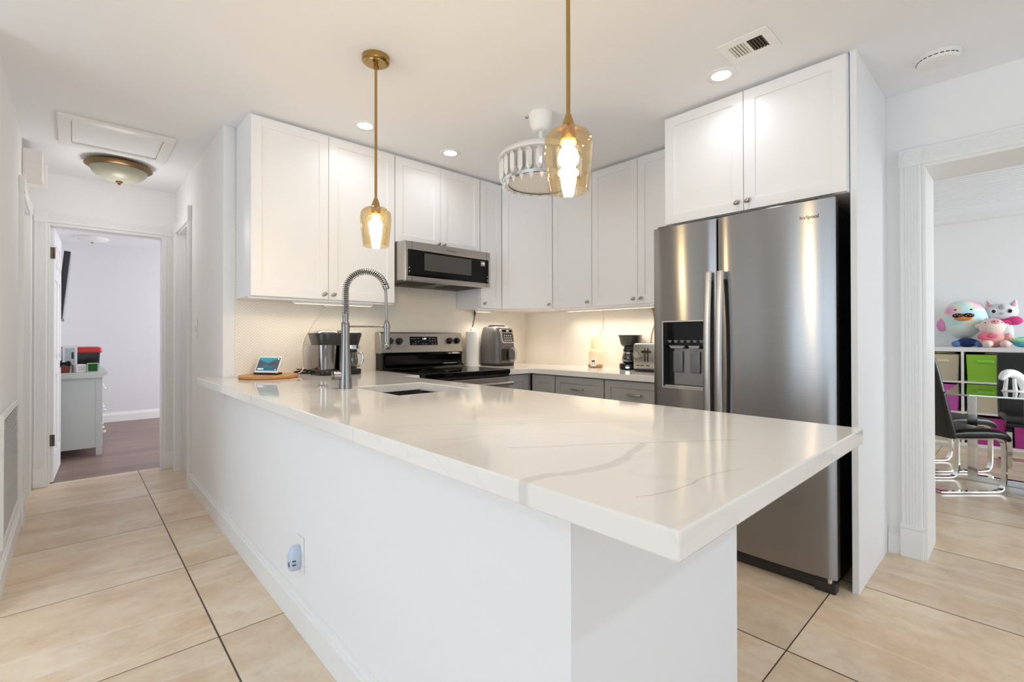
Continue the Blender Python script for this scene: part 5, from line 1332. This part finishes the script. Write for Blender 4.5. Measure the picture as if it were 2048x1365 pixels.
for s in (-1, 1):
    bm = BM(); cyl(bm, (s * 0.081, -0.040, 0.425), (s * 0.099, -0.034, 0.472), 0.024, 0.004, 12); obj('inner_ear', bm, plush('#d99aa6', 'ear_pink'), cb_)
    bm = BM(); ball(bm, (s * 0.058, -0.090, 0.370), (0.023, 0.010, 0.025), u=16, v=10); ey = obj('eye', bm, M('eye_white', '#efefee', 0.3), cb_)
    bm = BM(); ball(bm, (s * 0.058, -0.098, 0.368), (0.017, 0.006, 0.019), u=14, v=8); obj('pupil', bm, BLACK, ey)
bm = BM(); ball(bm, (0, -0.098, 0.345), (0.018, 0.008, 0.011), u=12, v=8); ball(bm, (0, -0.088, 0.400), (0.026, 0.012, 0.04)); obj('grey_blaze', bm, plush('#a6a9ab', 'cat_grey'), cb_)
bm = BM(); ball(bm, (0.09, -0.06, 0.27), (0.06, 0.03, 0.045)); ball(bm, (0.02, -0.07, 0.255), (0.06, 0.025, 0.026)); obj('scarf', bm, plush('#d4427f', 'magenta_plush'), cb_)
t = thing('pig_plush', 'pink pig plush sitting in front with its snout turned up', 'plush toy', (6.81, 0.215, ZT), math.radians(-80), local=True)
PP = plush('#e8a9a6', 'pig_pink'); PF = plush('#ecd3cb', 'pig_face')
bm = BM(); ball(bm, (0.01, 0, 0.088), (0.085, 0.07, 0.0875)); bd = obj('body', bm, PP, t, 80)
bm = BM(); ball(bm, (-0.012, -0.01, 0.205), (0.098, 0.085, 0.088), u=28, v=18); hd2 = obj('head', bm, PF, bd, 80)
bm = BM(); ball(bm, (0.005, -0.075, 0.258), (0.036, 0.025, 0.024)); sn = obj('snout', bm, PP, hd2)
bm = BM()
for s in (-1, 1): ball(bm, (0.005 + s * 0.013, -0.098, 0.262), (0.005, 0.004, 0.006), u=8, v=6); ball(bm, (-0.01 + s * 0.060, -0.074, 0.250), (0.006, 0.005, 0.005), u=8, v=6)
obj('nostril_eye', bm, BLACK, hd2)
for s in (-1, 1):
    bm = BM(); ball(bm, (-0.012 + s * 0.095, 0.0, 0.215), (0.03, 0.02, 0.026)); obj('ear', bm, PF, hd2, 80)
    bm = BM(); ball(bm, (0.01 + s * 0.062, -0.065, 0.038), (0.042, 0.055, 0.037)); obj('leg', bm, PF, bd, 80)
    bm = BM(); ball(bm, (0.01 + s * 0.092, -0.025, 0.092), (0.032, 0.036, 0.055)); obj('arm', bm, PP, bd, 80)
bm = BM(); ball(bm, (-0.075, -0.06, 0.112), (0.05, 0.02, 0.035)); ball(bm, (-0.02, -0.075, 0.118), (0.04, 0.015, 0.02)); obj('bow', bm, plush('#e26c86', 'bow_pink'), bd, 80)
t = thing('blue_dragon_plush', 'bright blue long-eared plush lying at the frame edge of the shelf', 'plush toy', (6.82, -0.03, ZT), math.radians(-80), local=True)
BL = plush('#63bcd6', 'blue_plush'); LG = plush('#9fd99a', 'lime_plush')
bm = BM(); ball(bm, (0.08, 0, 0.062), (0.115, 0.07, 0.0615), u=28, v=16); ball(bm, (-0.045, -0.01, 0.055), (0.075, 0.065, 0.052)); db = obj('body', bm, BL, t, 80)
bm = BM(); cyl(bm, (-0.01, 0.0, 0.09), (0.045, 0.01, 0.185), 0.018, 0.012, 12); ball(bm, (0.05, 0.01, 0.19), (0.016, 0.012, 0.03)); obj('ear', bm, plush('#9fd8e6', 'sky_plush'), db, 80)
bm = BM(); ball(bm, (-0.07, -0.05, 0.075), (0.07, 0.03, 0.022)); obj('wing', bm, LG, db, 80)
bm = BM(); ball(bm, (0.03, -0.07, 0.022), (0.025, 0.03, 0.022)); ball(bm, (0.12, -0.07, 0.022), (0.025, 0.03, 0.022)); obj('foot', bm, LG, db, 80)
t = thing('denim_doll', 'navy blue soft doll legs sticking out under the round plush', 'plush toy', (6.84, 0.42, ZT), math.radians(-84), local=True)
NV = plush('#2d4378', 'navy_plush')
bm = BM(); ball(bm, (0.01, 0.02, 0.048), (0.085, 0.05, 0.047), u=24, v=14)
for s in (-1, 1): tube(bm, smooth_path([(0.01 + s * 0.045, 0.0, 0.045), (0.01 + s * 0.07, -0.03, 0.04), (0.01 + s * 0.085, -0.06, 0.034)], 5), 0.032, 12)
nb = obj('trousers', bm, NV, t, 80)
bm = BM()
for s in (-1, 1): ball(bm, (0.01 + s * 0.088, -0.066, 0.034), (0.034, 0.02, 0.033))
obj('cuff', bm, plush('#5b7ab0', 'cuff_blue'), nb, 80)

# glass table
t = thing('dining_table', 'glass topped dining table on flat chrome legs', 'table', (5.1, -0.3, 0))
bm = BM(); box(bm, 4.57, 5.60, -1.1, 0.395, 0.738, 0.750, 0.002); obj('glass_top', bm, TABLEGLASS, t)
for y in (0.30, -1.0):
    bm = BM(); box(bm, 5.29, 5.34, y - 0.04, y + 0.02, 0, 0.738, 0.002); obj('leg', bm, CHROME, t)
bm = BM(); box(bm, 5.288, 5.342, -1.0, 0.30, 0, 0.045, 0.002); obj('floor_bar', bm, CHROME, t)
for y in (-0.02,):
    bm = BM(); box(bm, 5.02, 5.08, y - 0.02, y + 0.028, 0.0, 0.738, 0.002); obj('leg', bm, CHROME, t)
bm = BM(); box(bm, 5.02, 5.34, -0.042, 0.01, 0, 0.045, 0.002); obj('floor_bar', bm, CHROME, t)

LEATHER = M('black_leather', '#131313', 0.32, noise=0.08, nscale=90)


def make_chair(label, loc, rz):
    """cantilever chair; local +x is the way it faces"""
    t = thing('dining_chair', label, 'chair', loc, rz, 'black cantilever dining chairs', local=True)
    bm = BM()
    secs = []
    for x, z, th in ((-0.20, 0.432, 0.030), (-0.10, 0.440, 0.034), (0.05, 0.440, 0.034), (0.15, 0.432, 0.033), (0.20, 0.418, 0.030), (0.222, 0.398, 0.022)):
        secs.append([Vector((x, yy, z + zz)) for yy, zz in rrect(0.42, 2 * th, min(0.028, th * 0.9), 4)])
    ring_loft(bm, secs); obj('seat', bm, LEATHER, t, 60)
    bm = BM(); secs = []
    for x, z, th, w in ((-0.190, 0.405, 0.026, 0.42), (-0.200, 0.46, 0.030, 0.42), (-0.222, 0.55, 0.029, 0.42), (-0.262, 0.72, 0.026, 0.415), (-0.298, 0.88, 0.024, 0.41), (-0.325, 0.99, 0.020, 0.40), (-0.330, 1.005, 0.010, 0.39)):
        secs.append([Vector((x + xx, yy, z)) for xx, yy in rrect(2 * th, w, min(0.024, th * 0.9), 4)])
    ring_loft(bm, secs); obj('backrest', bm, LEATHER, t, 60)
    for s in (-1, 1):
        y = s * 0.185; bm = BM(); secs = []
        pts = smooth_path([(-0.15, 0, 0.402), (0.05, 0, 0.402), (0.130, 0, 0.400), (0.172, 0, 0.380), (0.190, 0, 0.335), (0.192, 0, 0.22), (0.190, 0, 0.085), (0.172, 0, 0.032), (0.125, 0, 0.013), (0.0, 0, 0.012), (-0.22, 0, 0.012), (-0.27, 0, 0.012)], 5)
        for i, p in enumerate(pts):
            d = (pts[min(i + 1, len(pts) - 1)] - pts[max(0, i - 1)]).normalized(); n = Vector((-d.z, 0, d.x))
            secs.append([p + Vector((0, y + a, 0)) + n * b for a, b in ((-0.018, -0.006), (0.018, -0.006), (0.018, 0.006), (-0.018, 0.006))])
        ring_loft(bm, secs); obj('leg_frame', bm, CHROME, t, 50)
    bm = BM(); box(bm, -0.288, -0.252, -0.203, 0.203, 0.006, 0.018, 0.002); obj('rear_bar', bm, CHROME, t)
    return t


ch = make_chair('black leather cantilever chair nearest the opening, at the corner of the glass table', (5.02, 0.375, 0), math.radians(-43))
dup(ch, (5.71, 0.47, 0), math.radians(-43), 'black leather cantilever chair half hidden behind the nearest chair')
dup(ch, (6.17, -0.06, 0), math.radians(-172), 'black leather cantilever chair with its tall back in front of the bins')
dup(ch, (4.62, -0.24, 0), math.radians(0), 'black leather cantilever chair cut off by the photo edge at the table front')
t = thing('dolphin_figurine', 'white leaping dolphin figurine on the glass table', 'figurine', (5.10, 0.065, 0.7505), math.radians(-43), local=True)
PORC = M('white_porcelain', '#f1f0ec', 0.2)
bm = BM(); pts = smooth_path([(-0.085, 0, 0.085), (-0.070, 0, 0.108), (-0.045, 0, 0.128), (0.0, 0, 0.128), (0.045, 0, 0.105), (0.072, 0, 0.065), (0.078, 0, 0.025), (0.070, 0, 0.004)], 6)
n = len(pts); tube(bm, pts, [0.010 + 0.022 * math.sin(PI * min(1, (i + 2) / n)) ** 0.8 for i in range(n)], 14); bod = obj('body', bm, PORC, t, 80)
bm = BM(); cyl(bm, (-0.03, 0.012, 0.10), (-0.035, 0.02, 0.002), 0.010, 0.014, 10); cyl(bm, (0.0, -0.012, 0.09), (0.0, -0.02, 0.002), 0.010, 0.014, 10); obj('fin', bm, PORC, bod)
bm = BM(); lathe(bm, [(0.0, 0.0), (0.075, 0.0), (0.075, 0.005), (0.0, 0.006)], 0.02, 0, 28, sx=1.2, sy=0.7); obj('base', bm, PORC, t)
